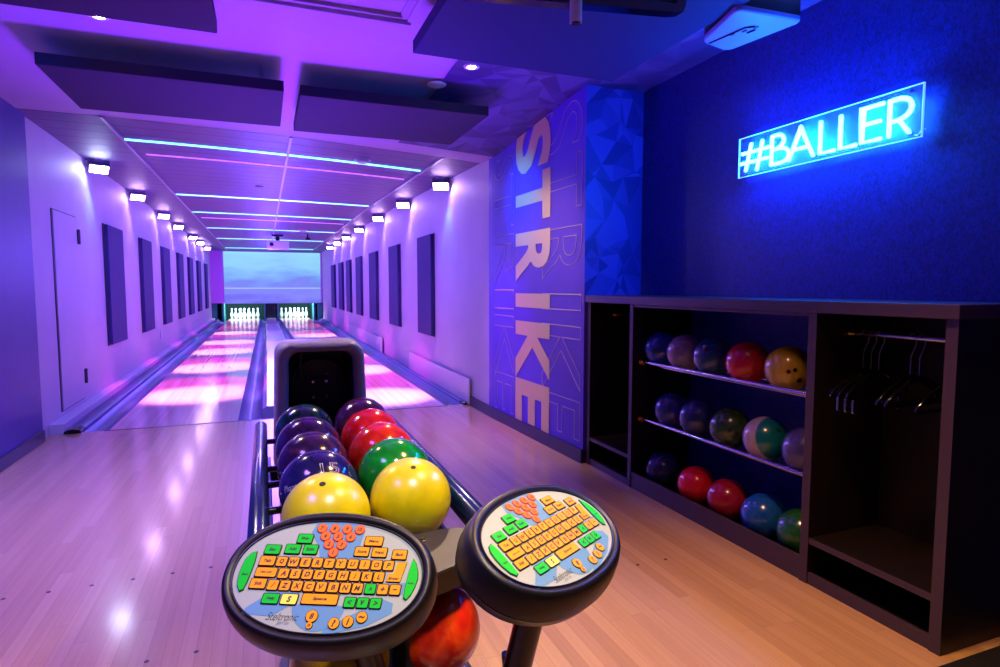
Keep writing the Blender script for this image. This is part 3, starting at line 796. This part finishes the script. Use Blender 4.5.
# coat hangers
def hanger(y, k, lab):
    o = empty('coat_hanger', (2.35, y, 1.083), lab, 'hanger', 'hangers on the right bay rod')
    hk = [(0, -.155), (0, -.075), (.012, -.055), (.026, -.03), (.026, -.004), (.012, .015), (-.008, .0165), (-.0165, .002)]
    bm = B(); tube(bm, [(2.35+a, y, 1.083+b) for a, b in hk], .002, 6); obj('hook', bm, M['fixture'], o, smooth=True)
    sh = [(0, -.15), (-.05, -.165), (-.12, -.2), (-.17, -.235), (-.175, -.25), (-.16, -.255), (.16, -.255), (.175, -.25), (.17, -.235), (.12, -.2), (.05, -.165)]
    bm = B(); tube(bm, [(2.35+a, y, 1.083+b) for a, b in sh], .0075, 8, closed=True); obj('shoulder', bm, M['blackgloss'], o, smooth=True)
    if k:
        for sx in (-.13, .13):
            bm = B(); box(bm, 2.35+sx-.012, 2.35+sx+.012, y-.006, y+.006, 1.083-.315, 1.083-.25, .003); obj('clip', bm, M['chrome'], o)
for y, k, lab in ((1.80, 1, 'leftmost black hanger on the rod of the right bay'), (1.765, 1, 'second black hanger from the left on the right bay rod'), (1.73, 1, 'third black hanger from the left on the right bay rod'),
                  (1.60, 0, 'black hanger in the middle of the right bay rod'), (1.565, 0, 'black hanger just right of the middle of the right bay rod'), (1.45, 0, 'rightmost black hanger beside the cabinet end panel')):
    hanger(y, k, lab)

# ------------------------------------------------------------------ bowling balls
BR = .1085
BALLMESH = {}
def ball(loc, m, label, holes=None, group=None, r=BR, two=None):
    o = bpy.data.objects.new('bowling_ball', ball_mesh(m, r, two)); COL.objects.link(o); o.location = loc
    tagit(o, label, 'bowling ball', group)
    if holes:
        for i, (d_, rr) in enumerate(holes):
            bm = B(); dv = Vector(d_).normalized(); a, b, dd = frame(dv)
            n = 18; lim = rr/r
            rings = []
            for q in (.0, .35, .7, 1.):
                rings.append([dv*math.cos(lim*q)*r*1.0035+(a*math.cos(2*PI*j/n)+b*math.sin(2*PI*j/n))*math.sin(lim*q)*r*1.0035 for j in range(n)] if q else None)
            c0 = bm.verts.new(dv*r*1.0035); R = [[bm.verts.new(p) for p in g] for g in rings[1:]]
            for j in range(n): bm.faces.new((c0, R[0][j], R[0][(j+1) % n]))
            for A, Q in zip(R, R[1:]):
                for j in range(n): bm.faces.new((A[j], Q[j], Q[(j+1) % n], A[(j+1) % n]))
            h = obj('finger_hole', bm, M['hole'], o, local=True)
    return o
def ball_mesh(m, r, two=None):
    bm = B(); sphere(bm, (0, 0, 0), r, 48, 32)
    me = bpy.data.meshes.new('bowling_ball')
    me.materials.append(m)
    if two:
        me.materials.append(two[0]); dv = Vector(two[1]).normalized()
        for fc in bm.faces: fc.material_index = 1 if fc.calc_center_median().dot(dv) > two[2]*r else 0
    bm.to_mesh(me); bm.free()
    for p in me.polygons: p.use_smooth = True
    return me
def tocam(loc, right=0., up=0.):
    """direction from a ball towards the viewer, turned right/up a little"""
    v = (Vector((0, 0, H))-Vector(loc)).normalized()
    s = v.cross(Vector((0, 0, 1))).normalized(); u = s.cross(v)
    return v-s*right+u*up
def holes_at(loc, spec): return [(tocam(loc, a, b), rr) for a, b, rr in spec]

yel = ball_mat('ball_yellow', 'b8b000', 'ccc000', 'd8cc08', 7, .3)
red = ball_mat('ball_red', 'b41806', 'd82c0c', 'e85010', 11, .12)
grn = ball_mat('ball_green', '046018', '0a8c22', '12b030', 8, .12)
nav = ball_mat('ball_navy', '12103c', '1c1a5a', '402a70', 6, .10)
plum = ball_mat('ball_plum', '1c0e30', '3a1c50', '2a2c78', 6, .12)
cop = ball_mat('ball_copper', '181030', '38204c', '6a3a48', 8, .14)
tealb = ball_mat('ball_darkteal', '04161c', '0a3030', '14504a', 6, .12)
mau = ball_mat('ball_mauve', '2a1030', '441c48', '5c2a58', 7, .14)
ora = ball_mat('ball_scarlet', 'b00e10', 'd8201c', 'e23828', 10, .12)
XLb, XRb, ZB = .130, .356, .722
LY = [1.53, 1.75, 1.97, 2.19, 2.41]; RY = [1.58, 1.80, 2.02, 2.24, 2.46]
g = 'balls in the two rows of the ball return'
for y, m, lab, hs in zip(LY, (yel, nav, cop, plum, tealb), ('yellow bowling ball at the front of the left return row', 'navy bowling ball marked 15 behind the left yellow ball', 'dark blue and copper bowling ball third in the left return row', 'dark plum bowling ball fourth in the left return row', 'near black teal bowling ball at the back of the left return row'), ([(-.1, 1.0, .008)], None, None, None, None)):
    loc = (XLb, y, ZB-.018*(2.41-y))
    b = ball(loc, m, lab, holes_at(loc, hs) if hs else None, g)
    if m is nav: ball15 = b
for y, m, lab, hs in zip(RY, (yel, grn, red, ora, mau), ('yellow bowling ball at the front of the right return row', 'bright green bowling ball behind the right yellow ball', 'red bowling ball behind the green ball in the return', 'red bowling ball fourth in the right return row, before the dark one', 'dark mauve bowling ball at the back of the right return row'), ([(.1, 1.05, .007)], None, None, None, None)):
    loc = (XRb, y, ZB-.018*(2.41-y)); ball(loc, m, lab, holes_at(loc, hs) if hs else None, g)
ball((.372, 1.386, .442), red, 'deep red bowling ball low on the return between the two consoles', None)
ball((.135, 1.33, .442), yel, 'yellow bowling ball low on the return, mostly behind the left console', None)
# number and script on the navy ball, wrapped on its surface
def wrap_text(o, s, w, h, dv, rot=0., offset=0., outline=0.):
    me = fit_text(s, w, h, size=1, offset=offset, outline=outline)
    bm = bmesh.new(); bm.from_mesh(me)
    dv = Vector(dv).normalized(); a, b, dd = frame(dv)
    a, b = -a, b
    # a to the right for somebody looking at the ball
    if a.cross(b).dot(dv) < 0: a = -a
    ca, sa = math.cos(rot), math.sin(rot)
    for v in bm.verts:
        x, y = v.co.x*ca-v.co.y*sa, v.co.x*sa+v.co.y*ca
        p = (a*x+b*y)/BR; t = p.length
        q = dv if t < 1e-9 else (dv*math.cos(t)+p.normalized()*math.sin(t))
        v.co = q*(BR*1.004+max(-.001, min(.001, v.co.z)))
    m2 = bpy.data.meshes.new('ball_mark'); bm.to_mesh(m2); bm.free()
    obj('ball_mark', m2, mat('ball_mark_%s' % s, 'b9b2c4', .4), o, local=True)
wrap_text(ball15, '15', .052, .036, tocam(ball15.location, .33, .55), rot=-.15, outline=.02)
wrap_text(ball15, 'Phantom', .07, .018, tocam(ball15.location, -.75, .1), rot=.35)

def bm_(n, *c, **k): return ball_mat(n, *c, **k)
cabballs = [
 (3.115, .894, bm_('c1', '0a1e60', '1440a0', '3c3a50'), 'small looking blue bowling ball with finger holes, leftmost on the top rails', [(-.45, -.1, .011), (-.2, -.15, .011)]),
 (2.89, .894, bm_('c2', '6a5870', '8a7480', 'a08070', rough=.2), 'greyish pink bowling ball, second from the left on the top rails', None),
 (2.655, .894, bm_('c3', '0a2444', '184a70', '4a5866'), 'steel blue bowling ball with one finger hole, third on the top rails', [(-.42, .42, .013)]),
 (2.40, .894, bm_('c4', 'a00c20', 'c81428', 'd03010'), 'crimson bowling ball, fourth from the left on the top rails', None),
 (2.14, .894, bm_('c5', '8a7410', 'b08a18', '8a8a20', scale=7, rough=.2), 'mustard yellow bowling ball with finger holes, rightmost on the top rails', [(0, -.12, .010), (.26, -.04, .010), (.55, -.6, .012)]),
 (3.00, .531, bm_('c6', '16205c', '2a3470', '4c4468'), 'slate blue bowling ball, leftmost on the middle rails', [(.1, .85, .009), (.3, .8, .009)]),
 (2.765, .531, bm_('c7', '101c58', '24386c', '36304c'), 'dark blue bowling ball, second from the left on the middle rails', None),
 (2.51, .531, bm_('c8', '1c3012', '2e4a1c', '4a6030', scale=12), 'mossy green bowling ball with finger holes, third on the middle rails', [(0, -.12, .012), (.33, -.3, .012)]),
 (2.265, .531, bm_('c9', '8a7480', 'a08c90', 'b09a90', rough=.2), 'two tone bowling ball, grey white and teal, fourth on the middle rails', [(.62, .55, .008), (.78, .5, .008)]),
 (2.02, .531, bm_('c10', '2a2456', '3a3470', '504068'), 'violet blue bowling ball, rightmost on the middle rails', None),
 (3.085, .139, bm_('c11', '1a1c40', '2c3058', '20203c'), 'dark navy bowling ball with a finger hole, leftmost on the cabinet floor', [(-.35, -.25, .012)]),
 (2.765, .139, bm_('c12', 'd00818', 'e81428', 'f02838'), 'bright red bowling ball, second on the cabinet floor', None),
 (2.515, .139, bm_('c13', '8a0c28', 'a8182c', '7c1838'), 'dark raspberry bowling ball, third on the cabinet floor', None),
 (2.262, .139, bm_('c14', '0a3a8c', '1858b0', '0c2c70'), 'royal blue bowling ball, fourth on the cabinet floor', None),
 (2.035, .139, bm_('c15', '123c18', '1c5424', '2a5a50'), 'dark green bowling ball, rightmost on the cabinet floor', None),
]
def two_tone(m, col, dv, lim):
    nt = m.node_tree; b = nt.nodes['Principled BSDF']; src = b.inputs['Base Color'].links[0].from_socket
    tc = node(nt, 'ShaderNodeTexCoord'); dn = node(nt, 'ShaderNodeVectorMath'); dn.operation = 'DOT_PRODUCT'
    dn.inputs[1].default_value = Vector(dv).normalized(); nt.links.new(tc.outputs['Object'], dn.inputs[0])
    mr = node(nt, 'ShaderNodeMapRange'); mr.inputs['From Min'].default_value = lim-.004; mr.inputs['From Max'].default_value = lim+.004
    nt.links.new(dn.outputs['Value'], mr.inputs['Value'])
    mx = node(nt, 'ShaderNodeMix'); mx.data_type = 'RGBA'; nt.links.new(mr.outputs[0], mx.inputs[0]); nt.links.new(src, mx.inputs[6]); mx.inputs[7].default_value = (*rgb(col), 1)
    nt.links.new(mx.outputs[2], b.inputs['Base Color'])
for i, (y, z, m, lab, hs) in enumerate(cabballs):
    loc = (2.30, y, z)
    ball(loc, m, lab, holes_at(loc, hs) if hs else None, 'house balls in the cabinet')
    if i == 8: two_tone(m, '066468', tocam(loc, .9, .1), .042)

# ------------------------------------------------------------------ ball return
CXR = .243
rt = empty('ball_return', (CXR, 2.1, 0), 'ball return rack with a grey hood standing between the two lanes', 'ball return')
# hood shell: rings going from the dark inside out over the lip and back
def hring(x0, x1, z0, z1, r, y): return [(p[0], y, p[1]) for p in rrect(x0, x1, z0, z1, r, 6)]
def flare(ring, k=.05):
    out = []
    for x, y, z in ring:
        t = max(0, min(1, (1.04-z)/.5)); c = .225
        out.append((c+(x-c)*(1+k*t*2), y, z))
    return out
X0, X1 = .041, .41
rings = [hring(X0+0.056, X1-.052, .50, .992, .045, 3.10), hring(X0+0.053, X1-.049, .50, .996, .045, 2.76), hring(X0+0.045, X1-.041, .49, 1.004, .05, 2.728), hring(X0+.030, X1-.025, .47, 1.018, .055, 2.712),
         hring(X0+.010, X1-.008, .45, 1.032, .06, 2.72), hring(X0, X1, .44, 1.038, .06, 2.745), hring(X0-.004, X1+.012, .43, 1.038, .06, 2.95), hring(X0+.0, X1+.015, .30, .99, .07, 3.2), hring(X0+.02, X1, .2, .85, .08, 3.42), hring(X0+.06, X1-.04, .18, .6, .08, 3.52)]
bm = B(); loft(bm, [flare(r) for r in rings], False, True); obj('hood', bm, M['hood'], rt, smooth=True, angle=70)
bm = B(); loft(bm, [hring(X0+0.057, X1-.053, .51, .990, .045, 3.095), hring(X0+0.054, X1-.05, .51, .994, .045, 2.77)][::-1], False, True); obj('hood_lining', bm, M['hoodin'], rt, smooth=True, angle=50)
bm = B(); cyl(bm, (.235, 3.05, .80), (0, -1, 0), .135, .05, 40); cyl(bm, (.235, 3.0, .80), (0, -1, 0), .05, .02, 24); w = obj('ball_lift_wheel', bm, mat('lift_rubber', '17151f', .35), rt, smooth=True)
for a, b in ((-.03, .03), (.03, .03), (-.03, -.045), (.03, -.045)):
    bm = B(); cyl(bm, (.235+a, 2.98, .80+b), (0, -1, 0), .007, .008, 10); obj('bolt', bm, M['chrome'], w)
bm = B(); box(bm, .14, .155, 2.90, 3.02, .85, .985, .004); obj('guide_plate', bm, M['greymetal'], rt)
# tracks carrying the balls
for cx in (XLb, XRb):
    for s in (-1, 1):
        x = cx+s*.055; z = ZB-math.sqrt((BR+.012)**2-.055**2)
        bm = B(); tube(bm, [(x, 1.42, z-.0178), (x, 2.74, z+.0059)], .012, 12); obj('track_rail', bm, M['chrome'], rt, smooth=True)
bm = B(); box(bm, .0, .49, 2.45, 2.50, .50, .58, .01); obj('cross_member', bm, M['base'], rt)
bm = B(); box(bm, .0, .49, 1.6, 1.65, .50, .58, .01); obj('cross_member', bm, M['base'], rt)
bm = B(); box(bm, .045, .44, 1.62, 3.35, 0, .52, .02); obj('base_cabinet', bm, M['base'], rt)
bm = B(); box(bm, .01, .48, 1.25, 1.66, 0, .30, .02); obj('front_base', bm, M['base'], rt)
for cx in (.135, .372):
    for s in (-1, 1):
        x = cx+s*.055; z = .442-math.sqrt((BR+.01)**2-.055**2)
        bm = B(); tube(bm, [(x, 1.24, z), (x, 1.64, z)], .010, 10); obj('lower_rail', bm, M['chrome'], rt, smooth=True)
bm = B(); tube(bm, [(.0, 1.215, .45), (.0, 1.22, .365), (.49, 1.22, .365), (.49, 1.215, .45)], .012, 10); obj('lower_stop', bm, M['bar'], rt, smooth=True)
# side bumper bars on stub brackets
for nm, x, y0, y1, z, sx in (('L', -.030, 1.2, 2.80, .655, 1), ('R', .527, 1.25, 2.78, .645, -1)):
    pr = rrect(-.026, .026, -.040, .040, .025, 5)
    rs = []
    for y, k in ((y0-.02, .3), (y0-.01, .8), (y0, 1), (y1, 1), (y1+.012, .8), (y1+.02, .3)):
        rs.append([(x+p[0]*k, y, z+p[1]*k) for p in pr])
    bm = B(); loft(bm, rs); b_ = obj('bumper_bar', bm, M['bar'], rt, smooth=True, angle=50)
    bm = B(); box(bm, x-sx*.024-.002, x-sx*.024+.002, y0, y1, z-.016, z+.004); obj('trim_strip', bm, M['chrome'], b_)
    for y in (1.78, 2.02, 2.2, 2.6):
        bm = B(); tube(bm, [(x+sx*.015, y, z-.005), (x+sx*.075, y, z-.005), (x+sx*.085, y, z-.02), (x+sx*.085, y, .50)], .011, 10); obj('stub_bracket', bm, M['black'], rt, smooth=True)
# side skirts under the rails
for x in (-.0, .485):
    bm = B(); box(bm, x-.006, x+.006, 1.5, 2.7, .42, .56, .003); obj('side_skirt', bm, M['base'], rt)
# grey deck plate between the consoles, dark side below
pp = [(.19, 1.30), (.25, 1.262), (.34, 1.255), (.42, 1.29), (.48, 1.36), (.505, 1.43), (.48, 1.475), (.40, 1.488), (.30, 1.488), (.2, 1.47)]
bm = B(); prism(bm, pp, (0, 0, .642), (1, 0, 0), (0, 1, 0), (0, 0, 1), .006); pt = obj('deck_plate', bm, M['greymetal'], rt)
bm = B(); prism(bm, [(CXR+(x-CXR)*.985, 1.37+(y-1.37)*.97) for x, y in pp], (0, 0, .592), (1, 0, 0), (0, 1, 0), (0, 0, 1), .050); obj('deck_side', bm, M['blackgloss'], rt)
bm = B(); lathe(bm, [(0, .0065), (.006, .0065), (.0075, .003), (.013, .002), (.0135, 0)], (.352, 1.435, .648), 20); obj('deck_screw', bm, M['chrome'], pt, smooth=True)
bm = B(); cyl(bm, (.30, 1.36, .02), (0, 0, 1), .045, .57, 24); obj('hub_column', bm, M['black'], rt, smooth=True)

# ------------------------------------------------------------------ scoring consoles
MO = {
 'L': Matrix(((.92453, .3033, -.23078, .1042), (-.37976, .68201, -.62502, 1.1203), (-.03217, .66549, .74571, .7374), (0, 0, 0, 1))),
 'R': Matrix(((.86282, -.43761, .25307, .5201), (.50539, .75784, -.41262, 1.0238), (-.01122, .48392, .87504, .7962), (0, 0, 0, 1)))}
ECX, ECY, EA, EB = -.0115, .010, .1765, .1050
def ell(k_a, k_b, z, n=72, dx=0., dy=0.):
    out = []
    for j in range(n):
        t = 2*PI*j/n; c, s = math.cos(t), math.sin(t)
        e = .93
        out.append((ECX+dx+(EA+k_a)*math.copysign(abs(c)**e, c), ECY+dy+(EB+k_b)*math.copysign(abs(s)**e, s), z))
    return out
def key(con, name, x, y, w, h, m, leg=None, lw=None, lh=.0095, shear=.06, rim=None, r=.0022):
    p = rrect(-w/2, w/2, -h/2, h/2, r, 2)
    p = [(x+a+b*shear, y+b) for a, b in p]; p2 = [(x+(a-x)*1+0, b) for a, b in p]
    g_ = .0019
    big = [(x+(a-x)*(1+2*g_/w), y+(b-y)*(1+2*g_/h)) for a, b in p]
    bm = B()
    loft(bm, [[(a, b, .0002) for a, b in big], [(a, b, .0016) for a, b in big], [(a, b, .0030) for a, b in p]], True, False)
    for f_ in bm.faces: f_.material_index = 1
    bm.faces.new([bm.verts.new((a, b, .0030)) for a, b in p]).material_index = 0
    bmesh.ops.remove_doubles(bm, verts=bm.verts, dist=1e-6)
    k = obj(name, bm, [m, rim or M['keyedge']], con, local=True)
    if leg: legend(k, leg, x, y, lw, lh)
    return k
def legend(k, s, x, y, w, h, z=.0033, shear=.25):
    me = fit_text(s, w, h, size=1, shear=shear, offset=.035)
    for v in me.vertices: v.co.z = 0
    me.transform(Matrix.Translation((x, y, z)))
    obj('key_legend', me, M['ink'], k, local=True)
def disc_key(con, name, x, y, r, m, rim, leg=None, lh=.009):
    bm = B(); lathe(bm, [(0, .003), (r*.86, .003), (r*.88, .0028)], (x, y, 0), 22); lathe(bm, [(r*.88, .0028), (r, .0018), (r, .0002)], (x, y, 0), 22, 1)
    k = obj(name, bm, [m, rim], con, local=True)
    if leg: legend(k, leg, x, y, None, lh)
    return k
def flat(con, name, poly, m, z=.0006):
    bm = B(); bm.faces.new([bm.verts.new((a, b, z)) for a, b in poly]); return obj(name, bm, m, con, local=True)

def console(mx, lab):
    con = empty('scoring_console', matrix=mx, label=lab, cat='scoring console', group='oval scoring consoles at the ball return')
    # housing: rounded body, seam, lower shell tucked in
    rings = [ell(.0, .0, -.002), ell(.004, .004, .001), ell(.008, .008, .0035), ell(.014, .014, .004), ell(.019, .020, -.002), ell(.023, .026, -.016), ell(.025, .030, -.036), ell(.025, .030, -.050)]
    bm = B(); loft(bm, rings, True, False); obj('upper_shell', bm, M['housing'], con, smooth=True, local=True, angle=60)
    rings = [ell(.023, .028, -.050), ell(.022, .027, -.0515), ell(.024, .029, -.053), ell(.021, .025, -.068), ell(.004, .008, -.083), ell(-.03, -.025, -.093), ell(-.1, -.06, -.098)]
    bm = B(); loft(bm, rings, False, True); obj('lower_shell', bm, M['housing'], con, smooth=True, local=True, angle=60)
    bm = B()
    tube(bm, [(x, y, .002) for x, y, z in ell(.0005, .0005, 0)], .0016, 6, closed=True); obj('face_trim', bm, M['chrome'] if 0 else M['black'], con, smooth=True, local=True)
    bm = B(); loft(bm, [ell(-.001, -.001, -.003), ell(-.001, -.001, .0)], True, True); obj('face_plate', bm, M['face'], con, local=True)
    # pale blue artwork areas on the face
    flat(con, 'blue_patch', [(-.055, .112), (.035, .114), (.042, .098), (.038, .07), (.045, .042), (-.035, .042), (-.04, .06), (-.062, .09)], M['faceblue'])
    arc = [(-.035+.048*math.cos(math.radians(a))+.02, -.046+.045*math.sin(math.radians(a))) for a in range(180, 361, 15)]
    flat(con, 'blue_patch', arc, M['faceblue'])
    flat(con, 'blue_patch', [(-.112, -.024), (-.055, -.024), (-.07, -.05), (-.095, -.068), (-.15, -.066), (-.145, -.055), (-.125, -.04)], M['faceblue'])
    flat(con, 'blue_patch', [(.095, -.03), (.118, -.038), (.118, -.055), (.075, -.079), (.02, -.0925), (.0, -.0945), (.002, -.088), (.03, -.07), (.062, -.052)], M['faceblue'])
    flat(con, 'blue_patch', [(.122, -.002), (.135, -.0), (.133, -.022), (.125, -.02)], M['faceblue'])
    flat(con, 'blue_patch', [(-.11, .0415), (.11, .0415), (.10, -.024), (-.115, -.024)], mat('keypad_grey', '8f9aa6', .4) if 'keypad_grey' not in MATS else MATS['keypad_grey'], .0004)
    # letter keys
    for i, ch in enumerate('QWERTYUIOP'): key(con, 'key', -.1035+.0225*i, .030, .0182, .0172, M['keyorange'], ch, None)
    for i, ch in enumerate('ASDFGHJKL'): key(con, 'key', -.0940+.0223*i, .0078, .0182, .0172, M['keyorange'], ch, None)
    for i, ch in enumerate('/ZXCVBNM'): key(con, 'key', -.1074+.0223*i, -.0143, .0182, .0172, M['keyorange'], ch, None)
    key(con, 'key', .0725, -.0143, .0182, .0172, M['keygreen'], '^', None, .006)
    key(con, 'key', .0955, -.0143, .0182, .0172, M['keyorange'], '+', None, .008)
    key(con, 'key', .1180, -.0143, .0182, .0172, M['keyorange'], '-', .008, .0022)
    key(con, 'key', -.131, .0305, .0275, .0172, M['keyorange'], 'Tab', .014, .006)
    key(con, 'key', -.127, .0088, .038, .0165, M['keyorange'], 'Caps Lock', .022, .005)
    key(con, 'key', -.1355, -.0125, .028, .0172, M['keyorange'], 'Shift', .014, .006)
    key(con, 'key', -.1275, .0525, .028, .0172, M['keygreen'], 'Esc', .013, .006)
    key(con, 'key', -.0893, .0550, .0275, .0172, M['keygreen'], 'Add', .016, .006)
    key(con, 'key', -.0555, .0555, .0255, .0172, M['keygreen'], 'Edit', .016, .006)
    key(con, 'key', -.0710, .0765, .0275, .0172, M['keygreen'], 'Skip', .016, .006)
    key(con, 'key', .0630, .0765, .033, .0172, M['keyorange'], 'Menu', .02, .006)
    key(con, 'key', .0437, .0550, .026, .0172, M['keyorange'], 'Score', .018, .006)
    key(con, 'key', .0775, .0547, .027, .0172, M['keyorange'], 'Next', .018, .006)
    key(con, 'key', .1165, .0518, .026, .0172, M['keyorange'], 'Back', .016, .006)
    # L shaped enter key
    E_ = [(.1155, .0378), (.1335, .0378), (.1250, -.0005), (.0985, -.0005), (.1005, .0150), (.1105, .0150)]
    bm = B(); loft(bm, [[(a, b, .0002) for a, b in E_], [(a, b, .002) for a, b in E_], [(.116+(a-.116)*.95, .018+(b-.018)*.95, .003) for a, b in E_]], True, True)
    bm.faces.ensure_lookup_table()
    for f_ in bm.faces: f_.material_index = 0 if f_.normal.z > .9 or len(f_.verts) == 6 else 1
    k = obj('enter_key', bm, [M['keyorange'], M['keyedge']], con, local=True); legend(k, 'Enter', .1125, .006, .02, .005)
    key(con, 'key', -.1048, -.0385, .0285, .0168, M['keygreen'], 'Help', .016, .006)
    key(con, 'key', -.0708, -.0383, .0282, .0172, M['keyyellow'], 'S', None, .0105)
    key(con, 'space_key', -.0155, -.0362, .064, .0176, M['keyorange'], 'Space', .026, .007)
    for x, ch in ((.0398, '<'), (.0632, 'v'), (.0866, '>')): key(con, 'key', x, -.0396, .0190, .0168, M['keygreen'], ch, .0085, .009)
    # pin keys, ten in a triangle
    nums = iter(['7', '8', '9', '10', '4', '5', '6', '2', '3', '1'])
    for y, xs_ in ((.0990, [-.0430+.0247*i for i in range(4)]), (.0832, [-.0330+.0247*i for i in range(3)]), (.0672, [-.0228+.0247*i for i in range(2)]), (.0512, [-.0110])):
        for x in xs_: disc_key(con, 'pin_key', x, y, .0102, M['keyred'], M['keyredrim'], next(nums), .0075)
    disc_key(con, 'face_key', -.0226, -.0660, .0115, M['keyorange'], M['keyedge'], '8', .010)
    disc_key(con, 'small_key', -.0236, -.0815, .0062, M['keyorange'], M['keyedge'], 'o', .005)
    disc_key(con, 'help_key', .0190, -.0765, .0105, M['keyorange'], M['keyedge'], '?', .012)
    disc_key(con, 'pin_symbol_key', .0434, -.0729, .0105, M['keyorange'], M['keyedge'], 'i', .012)
    disc_key(con, 'lane_symbol_key', .0664, -.0643, .0105, M['keyorange'], M['keyedge'], '~', .005)
    # green crescent keys at both ends
    for P_, s in (([(-.1555, .0480), (-.1660, .0445), (-.1735, .0340), (-.1765, .0180), (-.1770, 0), (-.1735, -.0180), (-.1660, -.0285), (-.1590, -.0255), (-.1560, -.0100), (-.1545, .0100), (-.1535, .0300)], 'Start'),
                  ([(.1440, .0465), (.1515, .0360), (.1565, .0220), (.1580, .0080), (.1545, -.0080), (.1480, -.0230), (.1400, -.0325), (.1345, -.0280), (.1350, -.0100), (.1370, .0080), (.1400, .0280)], 'Ready')):
        cx = sum(p[0] for p in P_)/len(P_); cy = sum(p[1] for p in P_)/len(P_)
        bm = B(); loft(bm, [[(a, b, .0002) for a, b in P_], [(a, b, .002) for a, b in P_], [(cx+(a-cx)*.88, cy+(b-cy)*.95, .0032) for a, b in P_]], True, True)
        for f_ in bm.faces: f_.material_index = 0 if len(f_.verts) > 4 else 1
        k = obj('crescent_key', bm, [M['keygreen'], mat('key_green_rim', '0a4a14', .5) if 'key_green_rim' not in MATS else MATS['key_green_rim']], con, local=True)
        legend(k, s, cx, cy-.006, .012, .004, .0036)
    me = fit_text('Steltronic', .058, .013, size=1, shear=.5, offset=-.01)
    for v in me.vertices: v.co.z = 0
    me.transform(Matrix.Translation((-.0745, -.0680, .0009))); obj('maker_script', me, M['ink'], con, local=True)
    me = fit_text('pro', .022, .006, size=1, shear=.3)
    for v in me.vertices: v.co.z = 0
    me.transform(Matrix.Translation((-.0720, -.0795, .0009))); obj('maker_script', me, mat('legend_grey', '7a7e84', .5) if 'legend_grey' not in MATS else MATS['legend_grey'], con, local=True)
    return con
cl = console(MO['L'], 'oval black scoring console with orange and green keys, facing the viewer at left')
cr_ = console(MO['R'], 'oval black scoring console turned aside on a slanted post at right')
P0_ = Vector((.494, 1.053, .695))
for con, tgt in ((cr_, (.40, 1.205, .01)), (cl, (.24, 1.3, .28))):
    mw = con.matrix_basis
    p0 = mw @ Vector((-.0, .0, -.085)) if con is cr_ else mw @ Vector((0, 0.03, -.095))
    if con is cr_: p0 = P0_
    bm = B(); tube(bm, [p0, Vector(tgt)], .029, 24)
    obj('post', bm, M['black'], con, smooth=True)

# rubber mat at the lower right corner
bm = B(); box(bm, 2.06, 2.595, .2, 1.268, 0, .008, .002); tagit(obj('floor_mat', bm, M['rubber']), 'black rubber floor mat beside the cabinet end, at the lower right corner', 'floor mat')

# ------------------------------------------------------------------ lights
WARM = (1., .51, .20)
spot('violet_fill', (-1.0, 3.6, 2.6), (-1.0, 3.8, 0), 700, (.27, .19, 1.), math.radians(110), .8, .3)  # added violet fills over the approach floor, no fixtures hang here
spot('violet_fill', (.9, 5.3, 2.45), (.6, 5.0, 0), 300, (.26, .15, 1.), math.radians(90), .8, .3)
spot('violet_fill', (-1.0, 1.2, 2.6), (-1.1, 1.6, 0), 260, (.34, .16, 1.), math.radians(100), .8, .3)
spot('ceiling_fill', (.2, 4.55, .7), (.2, 4.0, 2.7), 520, (.24, .022, 1.), math.radians(122), 1., .25)  # added upward fill in mid-air that turns the ceiling violet
for (x, y, e, sz, tx, ty, tz) in ((1.262, 3.73, 200, 60, .3, 1.9, .7), (-.735, 3.66, 90, 50, .25, 1.9, .7), (1.15, 2.8, 420, 92, 1.25, 2.7, 0), (1.20, 1.35, 260, 90, 1.1, 1.2, 0)):
    spot('downlight_beam', (x, y, 2.6), (tx, ty, tz), e, WARM if tz == 0 else (1., .72, .45), math.radians(sz), .8, .15 if tz == 0 else .03)
spot('downlight_mural_beam', (1.262, 3.73, 2.6), (2.1, 4.6, .9), 110, (1., .66, .40), math.radians(70), .9, .03)
spot('console_fill', (.35, .55, 2.6), (.3, 1.2, .75), 165, (1., .92, .80), math.radians(36), .8, .12)  # added neutral fill on the consoles, no fixture above
for y in (1.95, 2.27, 2.6):
    point('neon_spill', (2.49, y, 2.0), 24, (.0, .13, 1.), .04)
for y in (7.5, 10, 13, 16, 19, 22):
    point('lane_glow', (.15, y, 1.75), 100, (.17, .085, 1.), .3)
    for x in (-.8, 1.27): spot('lane_pink', (x, y+1.2, 2.4), (x, y+.9, 0), 420, (1., .03, .62), math.radians(52), .5, .1)
spot('mural_wash', (.9, 4.9, 2.40), (2.1, 4.85, 2.05), 150, (.0, .22, 1.), math.radians(42), 1., .05)
spot('mural_wash_low', (.9, 5.4, 2.3), (2.1, 5.1, .7), 150, (.45, .03, 1.), math.radians(46), 1., .05)
for x in (-.8, 1.27):
    l = bpy.data.lights.new('pin_deck_light', 'AREA'); l.shape = 'RECTANGLE'; l.size = 1.0; l.size_y = .1; l.energy = 65; l.color = (.6, 1., .95)
    o = bpy.data.objects.new('pin_deck_light', l); COL.objects.link(o); o.location = (x, YE+.14, .69); o.rotation_euler = (math.radians(30), 0, 0)
spot('blue_fill_left', (-.9, 3.2, 2.5), (XL, 5.4, 1.9), 60, (.0, .12, 1.), math.radians(60), .9, .08)  # added blue fill for the near left wall, no lamp stands there

w = bpy.data.worlds.new('World'); S.world = w; w.use_nodes = True
w.node_tree.nodes['Background'].inputs[0].default_value = (.10, .06, .30, 1); w.node_tree.nodes['Background'].inputs[1].default_value = .15
S.view_settings.view_transform = 'Standard'; S.view_settings.look = 'None'; S.view_settings.exposure = 0; S.view_settings.gamma = 1
S.view_settings.use_curve_mapping = False
S.cycles.use_denoising = True
S.cycles.max_bounces = 8
S.cycles.sample_clamp_indirect = 6
